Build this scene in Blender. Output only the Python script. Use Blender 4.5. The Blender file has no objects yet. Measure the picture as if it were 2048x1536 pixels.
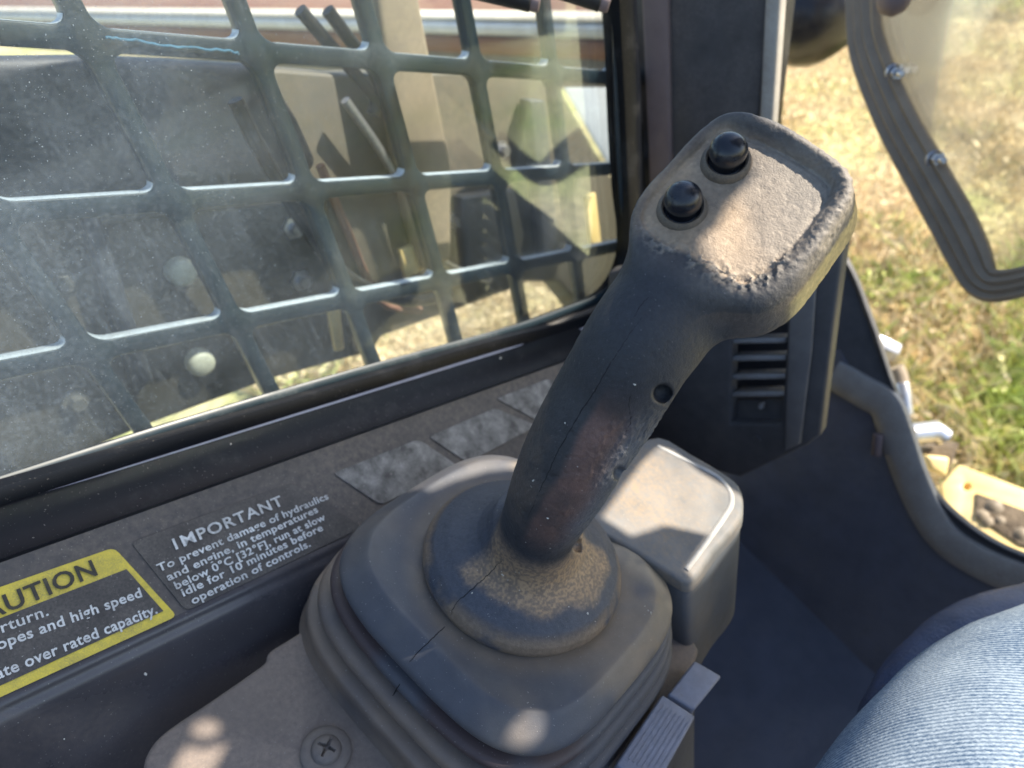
import bpy, bmesh, math, random
import numpy as np
from mathutils import Vector, Matrix, Euler
from mathutils.bvhtree import BVHTree
from mathutils.geometry import delaunay_2d_cdt

random.seed(7)
RNG = np.random.default_rng(7)
S = bpy.context.scene
COL = S.collection

# ------------------------------------------------------------------ camera
FPX = 1420.0                       # focal length in pixels of the 2048 px wide photograph
R = np.array([[0.71700728, -0.36050273, 0.59660569],
              [0.67735339, 0.56243050, -0.47419860],
              [-0.16459935, 0.74411673, 0.64745451]])      # camera axes -> cab axes (X right, Y forward, Z up)
cam_d = bpy.data.cameras.new('camera')
cam = bpy.data.objects.new('camera', cam_d)
COL.objects.link(cam)
M4 = Matrix([list(R[0]) + [0], list(R[1]) + [0], list(R[2]) + [0], [0, 0, 0, 1]])
cam.matrix_world = M4
cam_d.sensor_width = 36.0
cam_d.lens = 36.0 * FPX / 2048.0
cam_d.clip_start = 0.02
cam_d.clip_end = 500
cam_d.dof.use_dof = True
cam_d.dof.focus_distance = 0.31
cam_d.dof.aperture_fstop = 9.0
S.camera = cam

# ------------------------------------------------------------------ sun and sky
SUNC = np.array([0.60, 0.68, 0.42]); SUNC /= np.linalg.norm(SUNC)
SUN = R @ SUNC                                            # direction towards the sun
elev = math.asin(SUN[2]); azim = math.atan2(SUN[0], SUN[1])
w = bpy.data.worlds.new('World'); S.world = w; w.use_nodes = True
nt = w.node_tree; nt.nodes.clear()
sky = nt.nodes.new('ShaderNodeTexSky'); sky.sky_type = 'NISHITA'; sky.sun_disc = False
sky.sun_elevation = elev; sky.sun_rotation = azim
bg = nt.nodes.new('ShaderNodeBackground'); bg.inputs[1].default_value = 0.12
wo = nt.nodes.new('ShaderNodeOutputWorld')
nt.links.new(sky.outputs[0], bg.inputs[0]); nt.links.new(bg.outputs[0], wo.inputs[0])
sd = bpy.data.lights.new('sun', 'SUN'); sd.energy = 4.6; sd.angle = math.radians(0.5); sd.color = (1.0, 0.91, 0.77)
so = bpy.data.objects.new('sun', sd); COL.objects.link(so)
so.rotation_euler = Vector(-SUN).to_track_quat('-Z', 'Y').to_euler()
S.view_settings.view_transform = 'Standard'; S.view_settings.look = 'None'
S.view_settings.exposure = 1.38; S.view_settings.gamma = 1.0

# ------------------------------------------------------------------ small maths
def nrm(v): v = np.asarray(v, float); return v / np.linalg.norm(v)
def rayc(x, y): return np.array([(x - 1024.0) / FPX, -(y - 768.0) / FPX, -1.0])
def at(x, y, d): return R @ (rayc(x, y) * d)
def on(x, y, p0, n):
    r = R @ rayc(x, y); return r * (np.dot(p0, n) / np.dot(r, n))
D1 = np.array([0, 0.92968218, -0.36836265])               # fore-and-aft direction of the cab trim
NB = nrm([0.2512, 0.355, 0.897])                          # normal of the console top
NB = nrm(NB - NB.dot(D1) * D1)
EX = np.cross(D1, NB)                                     # to the right across the console
XA = np.array([1., 0, 0]); ZA = np.array([0, 0, 1.])

def smooth01(x): x = np.clip(x, 0, 1); return x * x * (3 - 2 * x)
_L = RNG.random((64, 64, 64)).astype(np.float32)
def vnoise(p, s):
    q = np.asarray(p, np.float32) * s + 1000.0
    i = np.floor(q).astype(np.int64); f = q - i; f = f * f * (3 - 2 * f); i &= 63; j = (i + 1) & 63
    r = 0
    for a in (0, 1):
        X = (j if a else i)[..., 0]; wx = f[..., 0] if a else 1 - f[..., 0]
        for b in (0, 1):
            Y = (j if b else i)[..., 1]; wy = f[..., 1] if b else 1 - f[..., 1]
            for c in (0, 1):
                Z = (j if c else i)[..., 2]; wz = f[..., 2] if c else 1 - f[..., 2]
                r = r + _L[X, Y, Z] * wx * wy * wz
    return r
def fbm(p, s, o=4):
    r = 0; a = 0.5; t = 0
    for k in range(o): r = r + a * vnoise(p, s * 2 ** k); t += a; a *= .5
    return r / t

# ------------------------------------------------------------------ object helpers
def link(o, parent=None):
    COL.objects.link(o)
    if parent is not None:
        o.parent = parent
        o.matrix_parent_inverse = parent.matrix_world.inverted()
    return o
def tag(o, label=None, cat=None, group=None, kind=None):
    if label: o['label'] = label
    if cat: o['category'] = cat
    if group: o['group'] = group
    if kind: o['kind'] = kind
    return o
def thing(name, loc, label, cat, group=None):
    o = bpy.data.objects.new(name, None); COL.objects.link(o)
    o.location = Vector(loc); o.matrix_world = Matrix.Translation(Vector(loc)); o.empty_display_size = .02
    return tag(o, label, cat, group)
def shade(me, ang=None):
    for p in me.polygons: p.use_smooth = True
def mesh(name, verts, faces, mat, parent=None, smooth=True, weld=0, origin=None, bevel=0, seg=2, ang=40):
    verts = np.asarray(verts, float)
    if origin is None: origin = verts.mean(0) if parent is None else np.array(parent.location)
    me = bpy.data.meshes.new(name)
    me.from_pydata([tuple(v) for v in (verts - origin)], [], [tuple(int(i) for i in f) for f in faces])
    bm = bmesh.new(); bm.from_mesh(me)
    if weld: bmesh.ops.remove_doubles(bm, verts=bm.verts, dist=weld)
    bmesh.ops.recalc_face_normals(bm, faces=bm.faces)
    if bevel > 0:
        es = [e for e in bm.edges if len(e.link_faces) == 2 and e.calc_face_angle(0) > math.radians(ang)]
        bmesh.ops.bevel(bm, geom=es, offset=bevel, segments=seg, profile=.5, affect='EDGES', clamp_overlap=True)
    bm.to_mesh(me); bm.free()
    if smooth:
        shade(me)
        if hasattr(me, 'set_sharp_from_angle'): me.set_sharp_from_angle(angle=math.radians(50))
    me.materials.append(mat)
    o = bpy.data.objects.new(name, me)
    o.location = Vector(origin) if parent is None else Vector((0, 0, 0))
    COL.objects.link(o)
    if parent is not None:
        o.parent = parent
        o.location = Vector(origin) - Vector(parent.location)
    return o
def inst(name, src, loc, parent, rot=None):
    o = bpy.data.objects.new(name, src.data); COL.objects.link(o); o.parent = parent
    o.location = Vector(loc) - Vector(parent.location)
    return o
def prism(name, poly, ext, mat, parent=None, bevel=0, seg=2, holes=(), **k):
    """polygon (3-D points, coplanar) pushed along ext; optional holes"""
    poly = [np.asarray(p, float) for p in poly]
    if not holes:
        n = len(poly)
        v = poly + [p + ext for p in poly]
        f = [list(range(n)), list(range(2 * n - 1, n - 1, -1))] + [[i, (i + 1) % n, n + (i + 1) % n, n + i] for i in range(n)]
        return mesh(name, v, f, mat, parent, bevel=bevel, seg=seg, **k)
    o0 = poly[0]; e1 = nrm(poly[1] - o0); nn = nrm(np.asarray(ext)); e1 = nrm(e1 - e1.dot(nn) * nn); e2 = np.cross(nn, e1)
    loops = [poly] + [[np.asarray(p, float) for p in h] for h in holes]
    pts = []; edges = []
    for L in loops:
        b = len(pts)
        for p in L: pts.append(Vector((float((p - o0).dot(e1)), float((p - o0).dot(e2)))))
        edges += [(b + i, b + (i + 1) % len(L)) for i in range(len(L))]
    V, E_, F, ov, oe, of = delaunay_2d_cdt(pts, edges, [], 0, 1e-6)
    def inside(q, L):
        c = False; n = len(L)
        for i in range(n):
            a = L[i]; b = L[(i + 1) % n]
            if (a[1] > q[1]) != (b[1] > q[1]) and q[0] < (b[0] - a[0]) * (q[1] - a[1]) / (b[1] - a[1]) + a[0]: c = not c
        return c
    L2 = []
    b = 0
    for L in loops: L2.append(pts[b:b + len(L)]); b += len(L)
    keep = []
    for fc in F:
        q = sum((V[i] for i in fc), Vector((0, 0))) / len(fc)
        if inside(q, L2[0]) and not any(inside(q, h) for h in L2[1:]): keep.append(list(fc))
    n = len(V)
    P3 = [o0 + e1 * v[0] + e2 * v[1] for v in V]
    faces = [f for f in keep] + [[n + i for i in reversed(f)] for f in keep]
    cnt = {}
    for f in keep:
        for i in range(len(f)):
            a, c = f[i], f[(i + 1) % len(f)]; cnt.setdefault((min(a, c), max(a, c)), []).append((a, c))
    for kx, l in cnt.items():
        if len(l) == 1:
            a, c = l[0]; faces.append([c, a, n + a, n + c])
    v = P3 + [p + ext for p in P3]
    return mesh(name, v, faces, mat, parent, bevel=bevel, seg=seg, **k)
def spline(pts, n=8, closed=False):
    pts = [np.asarray(p, float) for p in pts]; out = []; m = len(pts)
    rng = range(m if closed else m - 1)
    for i in rng:
        g = (lambda k: pts[k % m]) if closed else (lambda k: pts[min(max(k, 0), m - 1)])
        p0, p1, p2, p3 = g(i - 1), g(i), g(i + 1), g(i + 2)
        for j in range(n):
            t = j / n
            out.append(.5 * ((2 * p1) + (-p0 + p2) * t + (2 * p0 - 5 * p1 + 4 * p2 - p3) * t * t + (-p0 + 3 * p1 - 3 * p2 + p3) * t ** 3))
    if not closed: out.append(pts[-1])
    return out
def sweep(name, path, prof, mat, parent=None, up=None, closed=False, caps=True, scale=None, **k):
    """sweep 2-D profile (side, up) along a path; up is a fixed vector giving the profile's second axis"""
    path = [np.asarray(p, float) for p in path]; n = len(path); m = len(prof); V = []; uvs = []
    upv = np.asarray(up, float) if up is not None else None
    for i, p in enumerate(path):
        t = path[(i + 1) % n] - path[i - 1] if closed else path[min(i + 1, n - 1)] - path[max(i - 1, 0)]
        t = nrm(t)
        if upv is None:
            a = np.array([0, 0, 1.]) if abs(t[2]) < .9 else np.array([1., 0, 0])
            u = nrm(np.cross(t, a)) if i == 0 else nrm(pu - pu.dot(t) * t)
            pu = u; s = np.cross(t, u)
        else:
            u = nrm(upv - upv.dot(t) * t); s = np.cross(t, u)
        sc = 1 if scale is None else scale[i]
        for q in prof: V.append(p + s * q[0] * sc + u * q[1] * sc)
    F = []
    for i in range(n if closed else n - 1):
        for j in range(m):
            a = i * m + j; b = i * m + (j + 1) % m; c = ((i + 1) % n) * m + (j + 1) % m; d = ((i + 1) % n) * m + j
            F.append([a, b, c, d])
    if not closed and caps: F += [list(range(m - 1, -1, -1)), [(n - 1) * m + j for j in range(m)]]
    return mesh(name, V, F, mat, parent, **k)
def circ(r, n=12, ry=None): return [(r * math.cos(2 * math.pi * i / n), (ry or r) * math.sin(2 * math.pi * i / n)) for i in range(n)]
def lathe(name, prof, p0, axis, mat, parent=None, n=32, **k):
    axis = nrm(axis); a = nrm(np.cross(axis, [0.3, .9, .2])); b = np.cross(axis, a); V = []; F = []
    m = len(prof)
    for i in range(n):
        t = 2 * math.pi * i / n; e = a * math.cos(t) + b * math.sin(t)
        for r, h in prof: V.append(p0 + e * max(r, 1e-5) + axis * h)
    for i in range(n):
        for j in range(m - 1):
            F.append([i * m + j, ((i + 1) % n) * m + j, ((i + 1) % n) * m + j + 1, i * m + j + 1])
    k.setdefault('weld', 2.5e-5)
    return mesh(name, V, F, mat, parent, **k)
def roundrect2(w, h, r, n=4, skew=0):
    P = []
    for cx, cy, a0 in ((w / 2 - r, h / 2 - r, 0), (-w / 2 + r, h / 2 - r, 90), (-w / 2 + r, -h / 2 + r, 180), (w / 2 - r, -h / 2 + r, 270)):
        for i in range(n + 1):
            a = math.radians(a0 + 90 * i / n); P.append((cx + r * math.cos(a), cy + r * math.sin(a)))
    return P

# ------------------------------------------------------------------ materials
def mat(name, col, rough=.6, metal=0, spec=.5, dust=None, dust_amt=0, dust_scale=12, bump=0, bscale=400, dcol=(.23, .18, .13),
        var=.15, vcol=None, speck=0, coat=0, bdist=.0005, stretch=None):
    m = bpy.data.materials.new(name); m.use_nodes = True; N = m.node_tree.nodes; L = m.node_tree.links
    b = N['Principled BSDF']; b.inputs['Roughness'].default_value = rough; b.inputs['Metallic'].default_value = metal
    b.inputs['Specular IOR Level'].default_value = spec
    if coat: b.inputs['Coat Weight'].default_value = coat
    tc = N.new('ShaderNodeTexCoord'); co = tc.outputs['Object']
    if stretch:
        mp = N.new('ShaderNodeMapping'); mp.inputs['Scale'].default_value = stretch; L.new(co, mp.inputs[0]); co = mp.outputs[0]
    def noise(sc, det=6, rg=.6):
        n = N.new('ShaderNodeTexNoise'); n.inputs['Scale'].default_value = sc; n.inputs['Detail'].default_value = det
        n.inputs['Roughness'].default_value = rg; L.new(co, n.inputs['Vector']); return n
    def ramp(src, a, c):
        r = N.new('ShaderNodeMapRange'); r.inputs[1].default_value = a; r.inputs[2].default_value = c; L.new(src, r.inputs[0]); return r.outputs[0]
    def mix(f, a, c, mode='MIX'):
        x = N.new('ShaderNodeMix'); x.data_type = 'RGBA'; x.blend_type = mode
        if isinstance(f, float): x.inputs[0].default_value = f
        else: L.new(f, x.inputs[0])
        for i, v in ((6, a), (7, c)):
            if isinstance(v, tuple): x.inputs[i].default_value = (*v, 1) if len(v) == 3 else v
            else: L.new(v, x.inputs[i])
        return x.outputs[2]
    if vcol:
        at_ = N.new('ShaderNodeAttribute'); at_.attribute_name = vcol; c = at_.outputs['Color']
    else:
        c = col
    n1 = noise(dust_scale * 3, 8, .65)
    v = ramp(n1.outputs[0], .3, .7)
    lo = tuple([1 - var] * 3); hi = tuple([1 + var] * 3)
    c = mix(1.0, c, mix(v, lo, hi), 'MULTIPLY')
    if dust_amt:
        n2 = noise(dust_scale, 7, .62)
        f = ramp(n2.outputs[0], .62 - dust_amt * .45, .85 - dust_amt * .3)
        n3 = noise(dust_scale * 25, 4, .7); g = ramp(n3.outputs[0], .25, .75)
        mm = N.new('ShaderNodeMath'); mm.operation = 'MULTIPLY'; L.new(f, mm.inputs[0]); L.new(g, mm.inputs[1])
        c = mix(mm.outputs[0], c, dcol)
        rr = N.new('ShaderNodeMapRange'); L.new(mm.outputs[0], rr.inputs[0]); rr.inputs[3].default_value = rough; rr.inputs[4].default_value = .85
        L.new(rr.outputs[0], b.inputs['Roughness'])
    if speck:
        n4 = noise(900 if speck < 2 else 500, 2, .5); f = ramp(n4.outputs[0], .70, .76)
        mm = N.new('ShaderNodeMath'); mm.operation = 'MULTIPLY'; L.new(f, mm.inputs[0]); mm.inputs[1].default_value = min(speck, 1)
        c = mix(mm.outputs[0], c, (.45, .42, .38))
    L.new(c, b.inputs['Base Color'])
    if bump:
        nb = noise(bscale, 3, .6); bp = N.new('ShaderNodeBump'); bp.inputs['Strength'].default_value = bump; bp.inputs['Distance'].default_value = bdist
        L.new(nb.outputs[0], bp.inputs['Height']); L.new(bp.outputs[0], b.inputs['Normal'])
    return m

M = {}
M['grip'] = mat('worn_rubber', (.04, .04, .045), .58, vcol='albedo', bump=.55, bscale=1500, bdist=.0006, var=.10, dust_scale=40, speck=.25)
M['boot'] = mat('dusty_boot_rubber', (.05, .05, .058), .55, vcol='albedo', bump=.3, bscale=1600, bdist=.0004, var=.10, dust_scale=30, speck=.5)
M['knob'] = mat('black_plastic_dome', (.010, .012, .018), .27, bump=.04, bscale=700, dust_scale=60, dust_amt=.12, dcol=(.12, .11, .10), spec=.5)
M['collar'] = mat('button_collar_rubber', (.06, .055, .05), .65, dust_amt=.8, dust_scale=60, dcol=(.24, .18, .12), bump=.4, bscale=900)
M['sill'] = mat('dark_trim_plastic', (.058, .055, .062), .27, dust_amt=.35, dust_scale=14, dcol=(.13, .11, .10), speck=.5, bump=.15, bscale=1500)
M['sillface'] = mat('dusty_sill_face', (.045, .042, .044), .45, dust_amt=.85, dust_scale=9, dcol=(.19, .158, .13), speck=.6, bump=.2, bscale=1200)
M['black'] = mat('black_frame_paint', (.012, .013, .017), .38, dust_amt=.28, dust_scale=18, dcol=(.10, .09, .08), speck=.35, bump=.1, bscale=900)
M['seal'] = mat('rubber_seal', (.05, .047, .045), .5, dust_amt=.5, dust_scale=40, dcol=(.16, .135, .11))
M['sealblk'] = mat('black_rubber_bead', (.03, .03, .034), .35, dust_amt=.3, dust_scale=30, dcol=(.14, .13, .13))
M['plate'] = mat('dusty_console_plate', (.13, .108, .095), .7, dust_amt=.85, dust_scale=16, dcol=(.24, .19, .155), speck=.3, bump=.35, bscale=1100)
M['screw'] = mat('dusty_screw', (.14, .12, .11), .55, metal=.2, dust_amt=.8, dust_scale=90, dcol=(.2, .17, .14), bump=.3, bscale=900)
M['box'] = mat('grey_lid_plastic', (.125, .128, .13), .5, dust_amt=.6, dust_scale=13, dcol=(.30, .215, .13), var=.25, bump=.25, bscale=1300, speck=.4)
M['boxbody'] = mat('blue_grey_moulding', (.075, .083, .095), .45, dust_amt=.35, dust_scale=18, dcol=(.17, .14, .11), bump=.25, bscale=1300)
M['ridge'] = mat('ridge_highlight_grey', (.34, .33, .31), .4, dust_amt=.3, dust_scale=40)  # pale grey paints the highlight along the lid's raised ridge
M['pad'] = mat('grey_switch_rubber', (.22, .235, .29), .45, dust_amt=.3, dust_scale=40, dcol=(.2, .18, .17), bump=.3, bscale=1500)
M['floor'] = mat('hazed_floor_mat', (.068, .078, .112), .5, dust_amt=.45, dust_scale=7, dcol=(.12, .125, .145), speck=.3, var=.2, bump=.3, bscale=300)  # base colour lifted and blued to paint lens haze
M['footwell'] = mat('footwell_side_plastic', (.125, .138, .180), .5, dust_amt=.5, dust_scale=8, dcol=(.20, .20, .21), speck=.3, var=.2, bump=.2, bscale=500)
M['pillar'] = mat('charcoal_pillar_foam', (.075, .07, .07), .9, dust_amt=.55, dust_scale=14, dcol=(.17, .15, .145), bump=.5, bscale=600, bdist=.001)
M['stripe'] = mat('brown_pillar_trim', (.17, .125, .125), .55, dust_amt=.4, dust_scale=12, dcol=(.2, .16, .14))
M['vent'] = mat('black_vent_plastic', (.075, .074, .078), .5, spec=.3, dust_amt=.3, dust_scale=20, dcol=(.14, .13, .12), bump=.2, bscale=900)
M['gloss'] = mat('black_gloss_trim', (.005, .006, .009), .34, spec=.18, dust_amt=.12, dust_scale=25, dcol=(.06, .06, .06), speck=.4)
M['slat'] = mat('vent_slat_plastic', (.24, .24, .245), .4, dust_amt=.5, dust_scale=50, dcol=(.2, .18, .16))
M['lip'] = mat('grey_sill_lip', (.38, .36, .33), .45, dust_amt=.6, dust_scale=14, dcol=(.26, .22, .18), bump=.2, bscale=500)
M['doorseal'] = mat('brown_door_rubber', (.27, .215, .155), .6, dust_amt=.5, dust_scale=14, dcol=(.34, .27, .19))
M['steel'] = mat('zinc_bolt', (.5, .5, .52), .35, metal=.9, dust_amt=.3, dust_scale=60)
M['cage'] = mat('guard_black_paint', (.010, .021, .029), .40, dust_amt=.25, dust_scale=12, dcol=(.12, .13, .13))
M['arm'] = mat('dusty_loader_steel', (.072, .064, .047), .6, dust_amt=.5, dust_scale=5, dcol=(.155, .12, .078))
M['armdark'] = mat('dark_loader_steel', (.03, .034, .045), .5, dust_amt=.4, dust_scale=6, dcol=(.10, .10, .10))
M['armgrey'] = mat('pale_loader_steel', (.13, .122, .105), .5, dust_amt=.4, dust_scale=5, dcol=(.24, .21, .17))
M['link'] = mat('tan_reflection_and_mud', (.18, .145, .10), .6, dust_amt=.5, dust_scale=8, dcol=(.33, .26, .17))  # tan of a painted window reflection, also used for mud lumps
M['plug'] = mat('cream_plug', (.62, .60, .46), .5, dust_amt=.3, dust_scale=40, dcol=(.4, .36, .26))
M['hose'] = mat('black_hose', (.012, .012, .014), .45, dust_amt=.4, dust_scale=20, dcol=(.08, .07, .06))
M['rust'] = mat('rusty_deck_steel', (.16, .07, .045), .75, dust_amt=.6, dust_scale=3, dcol=(.25, .16, .10))
M['cream'] = mat('cream_rail_paint', (.62, .56, .46), .5, dust_amt=.4, dust_scale=3, dcol=(.5, .4, .28))
M['white'] = mat('weathered_white_paint', (.55, .56, .55), .5, dust_amt=.3, dust_scale=3, dcol=(.35, .32, .27))
M['yellow'] = mat('yellow_machine_paint', (.85, .62, .24), .4, dust_amt=.4, dust_scale=10, dcol=(.7, .58, .38))
M['twine'] = mat('blue_twine_fibre', (.08, .21, .31), .7, var=.4, dust_scale=60)
M['mud'] = mat('caked_mud', (.10, .075, .05), .9, dust_amt=.6, dust_scale=30, dcol=(.25, .19, .12), bump=1, bscale=80, bdist=.004)
M['lamp'] = mat('black_lamp_housing', (.015, .015, .02), .3, dust_amt=.2, dust_scale=20, dcol=(.1, .09, .08))
M['orange'] = mat('amber_lens', (.6, .28, .04), .3)
M['navy'] = mat('navy_seat_vinyl', (.060, .085, .165), .55, bump=.8, bscale=420, bdist=.0012, dust_amt=.2, dust_scale=20, dcol=(.1, .1, .13))
M['ydecal'] = mat('yellow_decal', (.72, .56, .05), .45, dust_amt=.72, dust_scale=60, dcol=(.2, .17, .10), speck=.3)
M['bdecal'] = mat('black_decal', (.028, .027, .028), .35, dust_amt=.68, dust_scale=30, dcol=(.16, .14, .12), speck=.6)
M['wtext'] = mat('white_lettering', (.70, .71, .70), .5, dust_amt=.72, dust_scale=45, dcol=(.2, .18, .16))
M['ktext'] = mat('black_lettering', (.03, .028, .02), .5, dust_amt=.3, dust_scale=70, dcol=(.2, .17, .08))
M['faded'] = mat('faded_decal', (.07, .065, .06), .6, dust_amt=.60, dust_scale=75, dcol=(.52, .50, .46), speck=1, var=.3)
M['edge_glint'] = mat('painted_edge_glint', (.62, .65, .66), .4, dust_amt=.2, dust_scale=40)
M['bead'] = mat('trim_highlight_grey', (.34, .34, .40), .3, dust_amt=.2, dust_scale=30)
M['panel'] = mat('grey_column_panel', (.13, .125, .125), .5, dust_amt=.4, dust_scale=16, dcol=(.2, .18, .16), bump=.2, bscale=900)
M['sun_mask'] = mat('sun_mask_dark', (.05, .05, .05), .8)
M['fleck'] = mat('pale_grit', (.6, .56, .48), .7)
M['crack'] = mat('crack_shadow', (.008, .008, .009), .9)

# ------------------------------------------------------------------ surface nets
def surface_nets(V, lo, h):
    ins = V < 0
    nx, ny, nz = V.shape
    c = np.zeros((nx - 1, ny - 1, nz - 1), np.int8)
    for a in (0, 1):
        for b in (0, 1):
            for d in (0, 1): c += ins[a:nx - 1 + a, b:ny - 1 + b, d:nz - 1 + d]
    I = np.argwhere((c > 0) & (c < 8)); idx = -np.ones(c.shape, np.int64); idx[tuple(I.T)] = np.arange(len(I))
    acc = np.zeros((len(I), 3)); cnt = np.zeros(len(I))
    corners = [(a, b, d) for a in (0, 1) for b in (0, 1) for d in (0, 1)]
    for p in corners:
        for ax in range(3):
            if p[ax] == 1: continue
            q = list(p); q[ax] = 1
            v0 = V[I[:, 0] + p[0], I[:, 1] + p[1], I[:, 2] + p[2]]; v1 = V[I[:, 0] + q[0], I[:, 1] + q[1], I[:, 2] + q[2]]
            m = (v0 < 0) != (v1 < 0)
            t = np.where(m, v0 / np.where(m, v0 - v1, 1), 0)
            pt = np.array(p, float)[None] + 0 * acc; pt[:, ax] += t
            acc[m] += pt[m]; cnt[m] += 1
    P = lo + (I + acc / cnt[:, None]) * h
    F = []
    for ax in range(3):
        s0 = [slice(0, n) for n in V.shape]; s1 = [slice(0, n) for n in V.shape]
        s0[ax] = slice(0, V.shape[ax] - 1); s1[ax] = slice(1, V.shape[ax])
        A = ins[tuple(s0)]; B = ins[tuple(s1)]
        E_ = np.argwhere(A != B)
        o1, o2 = [(1, 2), (2, 0), (0, 1)][ax]
        ok = (E_[:, o1] > 0) & (E_[:, o2] > 0) & (E_[:, o1] < V.shape[o1] - 1) & (E_[:, o2] < V.shape[o2] - 1)
        E_ = E_[ok]; fl = A[tuple(E_.T)]
        def g(d1, d2):
            e = E_.copy(); e[:, o1] += d1; e[:, o2] += d2; return idx[tuple(e.T)]
        q = np.stack([g(-1, -1), g(0, -1), g(0, 0), g(-1, 0)], 1)
        q[~fl] = q[~fl][:, ::-1]; F.append(q)
    return P, np.concatenate(F)
def poly_sdf2(poly, X, Y):
    poly = np.asarray(poly); d = np.full(X.shape, 1e9); s = np.ones(X.shape)
    n = len(poly)
    for i in range(n):
        a = poly[i]; b = poly[(i + 1) % n]; e = b - a
        wx = X - a[0]; wy = Y - a[1]
        t = np.clip((wx * e[0] + wy * e[1]) / (e @ e), 0, 1)
        d = np.minimum(d, (wx - e[0] * t) ** 2 + (wy - e[1] * t) ** 2)
        c1 = Y >= a[1]; c2 = Y < b[1]; c3 = e[0] * wy > e[1] * wx
        al = (c1 & c2 & c3) | (~c1 & ~c2 & ~c3); s[al] *= -1
    return s * np.sqrt(d)
def smin(a, b, k):
    h = np.clip(.5 + .5 * (b - a) / k, 0, 1); return b * (1 - h) + a * h - k * h * (1 - h)
def cam(x, y, d): return rayc(x, y) * d

# ------------------------------------------------------------------ joystick frame
BM = np.array([[0.9658, -0.064, 0.2512], [-0.0091, 0.96, 0.2797], [-0.259, -0.2724, 0.9266]])   # boot axes (columns) in cab axes
BM, _ = np.linalg.qr(BM); BM *= np.sign(np.diag(BM))
BO = at(1024.3, 1154.5, .40)
def B(x, y, z): return BO + BM @ np.array([x, y, z], float)

joy = thing('control_joystick', B(0, 0, -.06), 'worn black rubber joystick with two domed buttons on a dusty concertina boot', 'joystick')

# --- the grip: one continuous surface (head with a rimmed face, neck, tube, flared skirt)
NF = nrm([-.22, .30, .93])
UF = nrm(np.array([1., 0, 0]) - NF[0] * NF); VF = np.cross(NF, UF)
F0 = cam(1480, 420, .262)
def face2(x, y):
    r = rayc(x, y); p = r * (F0.dot(NF) / r.dot(NF)) - F0; return np.array([p.dot(UF), p.dot(VF)])
outA = [(1268, 505), (1257, 455), (1266, 410), (1291, 370), (1333, 327), (1378, 282), (1425, 244), (1462, 231), (1508, 236), (1570, 260),
        (1632, 299), (1678, 333), (1702, 362), (1706, 390), (1697, 418), (1668, 462), (1634, 510), (1595, 562), (1555, 596), (1515, 612),
        (1470, 610), (1420, 596), (1350, 570), (1300, 545)]
outB = [(1452, 258), (1485, 270), (1557, 302), (1632, 347), (1657, 372), (1656, 395), (1630, 434), (1594, 483), (1562, 512), (1520, 545), (1485, 562),
        (1427, 538), (1378, 509), (1332, 492), (1293, 450), (1296, 412), (1332, 364), (1378, 319), (1423, 273)]
A2 = spline([face2(*p) for p in outA], 5, True); B2 = spline([face2(*p) for p in outB], 5, True)
g2 = np.linspace(-.075, .075, 420)
GX, GY = np.meshgrid(g2, g2, indexing='ij')
SA = poly_sdf2(A2, GX, GY); SB = poly_sdf2(B2, GX, GY)
def samp(S2, u, v):
    a = np.clip((u + .075) / .15 * 419, 0, 418.99); b = np.clip((v + .075) / .15 * 419, 0, 418.99)
    i = a.astype(int); j = b.astype(int); fa = a - i; fb = b - j
    return S2[i, j] * (1 - fa) * (1 - fb) + S2[i + 1, j] * fa * (1 - fb) + S2[i, j + 1] * (1 - fa) * fb + S2[i + 1, j + 1] * fa * fb
tube = [(cam(1462, 478, .284), .0130, .013), (cam(1404, 545, .282), .0190, .017), (cam(1337, 612, .279), .0222, .0205), (cam(1279, 690, .281), .0222, .021), (cam(1223, 782, .296), .0224, .0212),
        (cam(1170, 870, .305), .0220, .021), (cam(1123, 958, .319), .0211, .021), (cam(1085, 1036, .340), .0190, .0202), (cam(1060, 1095, .368), .0190, .0205), (cam(1045, 1128, .392), .020, .021)]
_tp = spline([np.append(c_, r_) for c_, r_, _ in tube], 5)
tubs = [(t_[:3], t_[3]) for t_ in _tp]
skirt = [(0, -.006), (.0525, -.006), (.0555, -.004), (.0565, 0), (.0555, .004), (.0515, .0095), (.044, .0145), (.036, .0185), (.030, .0225), (.0255, .029), (.023, .038), (0, .045)]
kx = np.linspace(0, .075, 160); ky = np.linspace(-.03, .075, 220); KX, KY = np.meshgrid(kx, ky, indexing='ij')
SK = poly_sdf2(np.array(skirt + [(-.02, .045), (-.02, -.006)]), KX, KY)
BMc = R.T @ BM; BOc = R.T @ BO
DC = BOc + BMc @ np.array([.0005, .0052, .0116])
def sk(P):
    q = (P - DC) @ BMc; r = np.sqrt(q[..., 0] ** 2 + q[..., 1] ** 2); h = q[..., 2]
    a = np.clip(r / .075 * 159, 0, 158.99); b = np.clip((h + .03) / .105 * 219, 0, 218.99)
    i = a.astype(int); j = b.astype(int); fa = a - i; fb = b - j
    v = SK[i, j] * (1 - fa) * (1 - fb) + SK[i + 1, j] * fa * (1 - fb) + SK[i, j + 1] * (1 - fa) * fb + SK[i + 1, j + 1] * fa * fb
    out = np.maximum(r - .075, 0) + np.maximum(-.03 - h, 0) + np.maximum(h - .075, 0)
    return v + out
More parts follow.
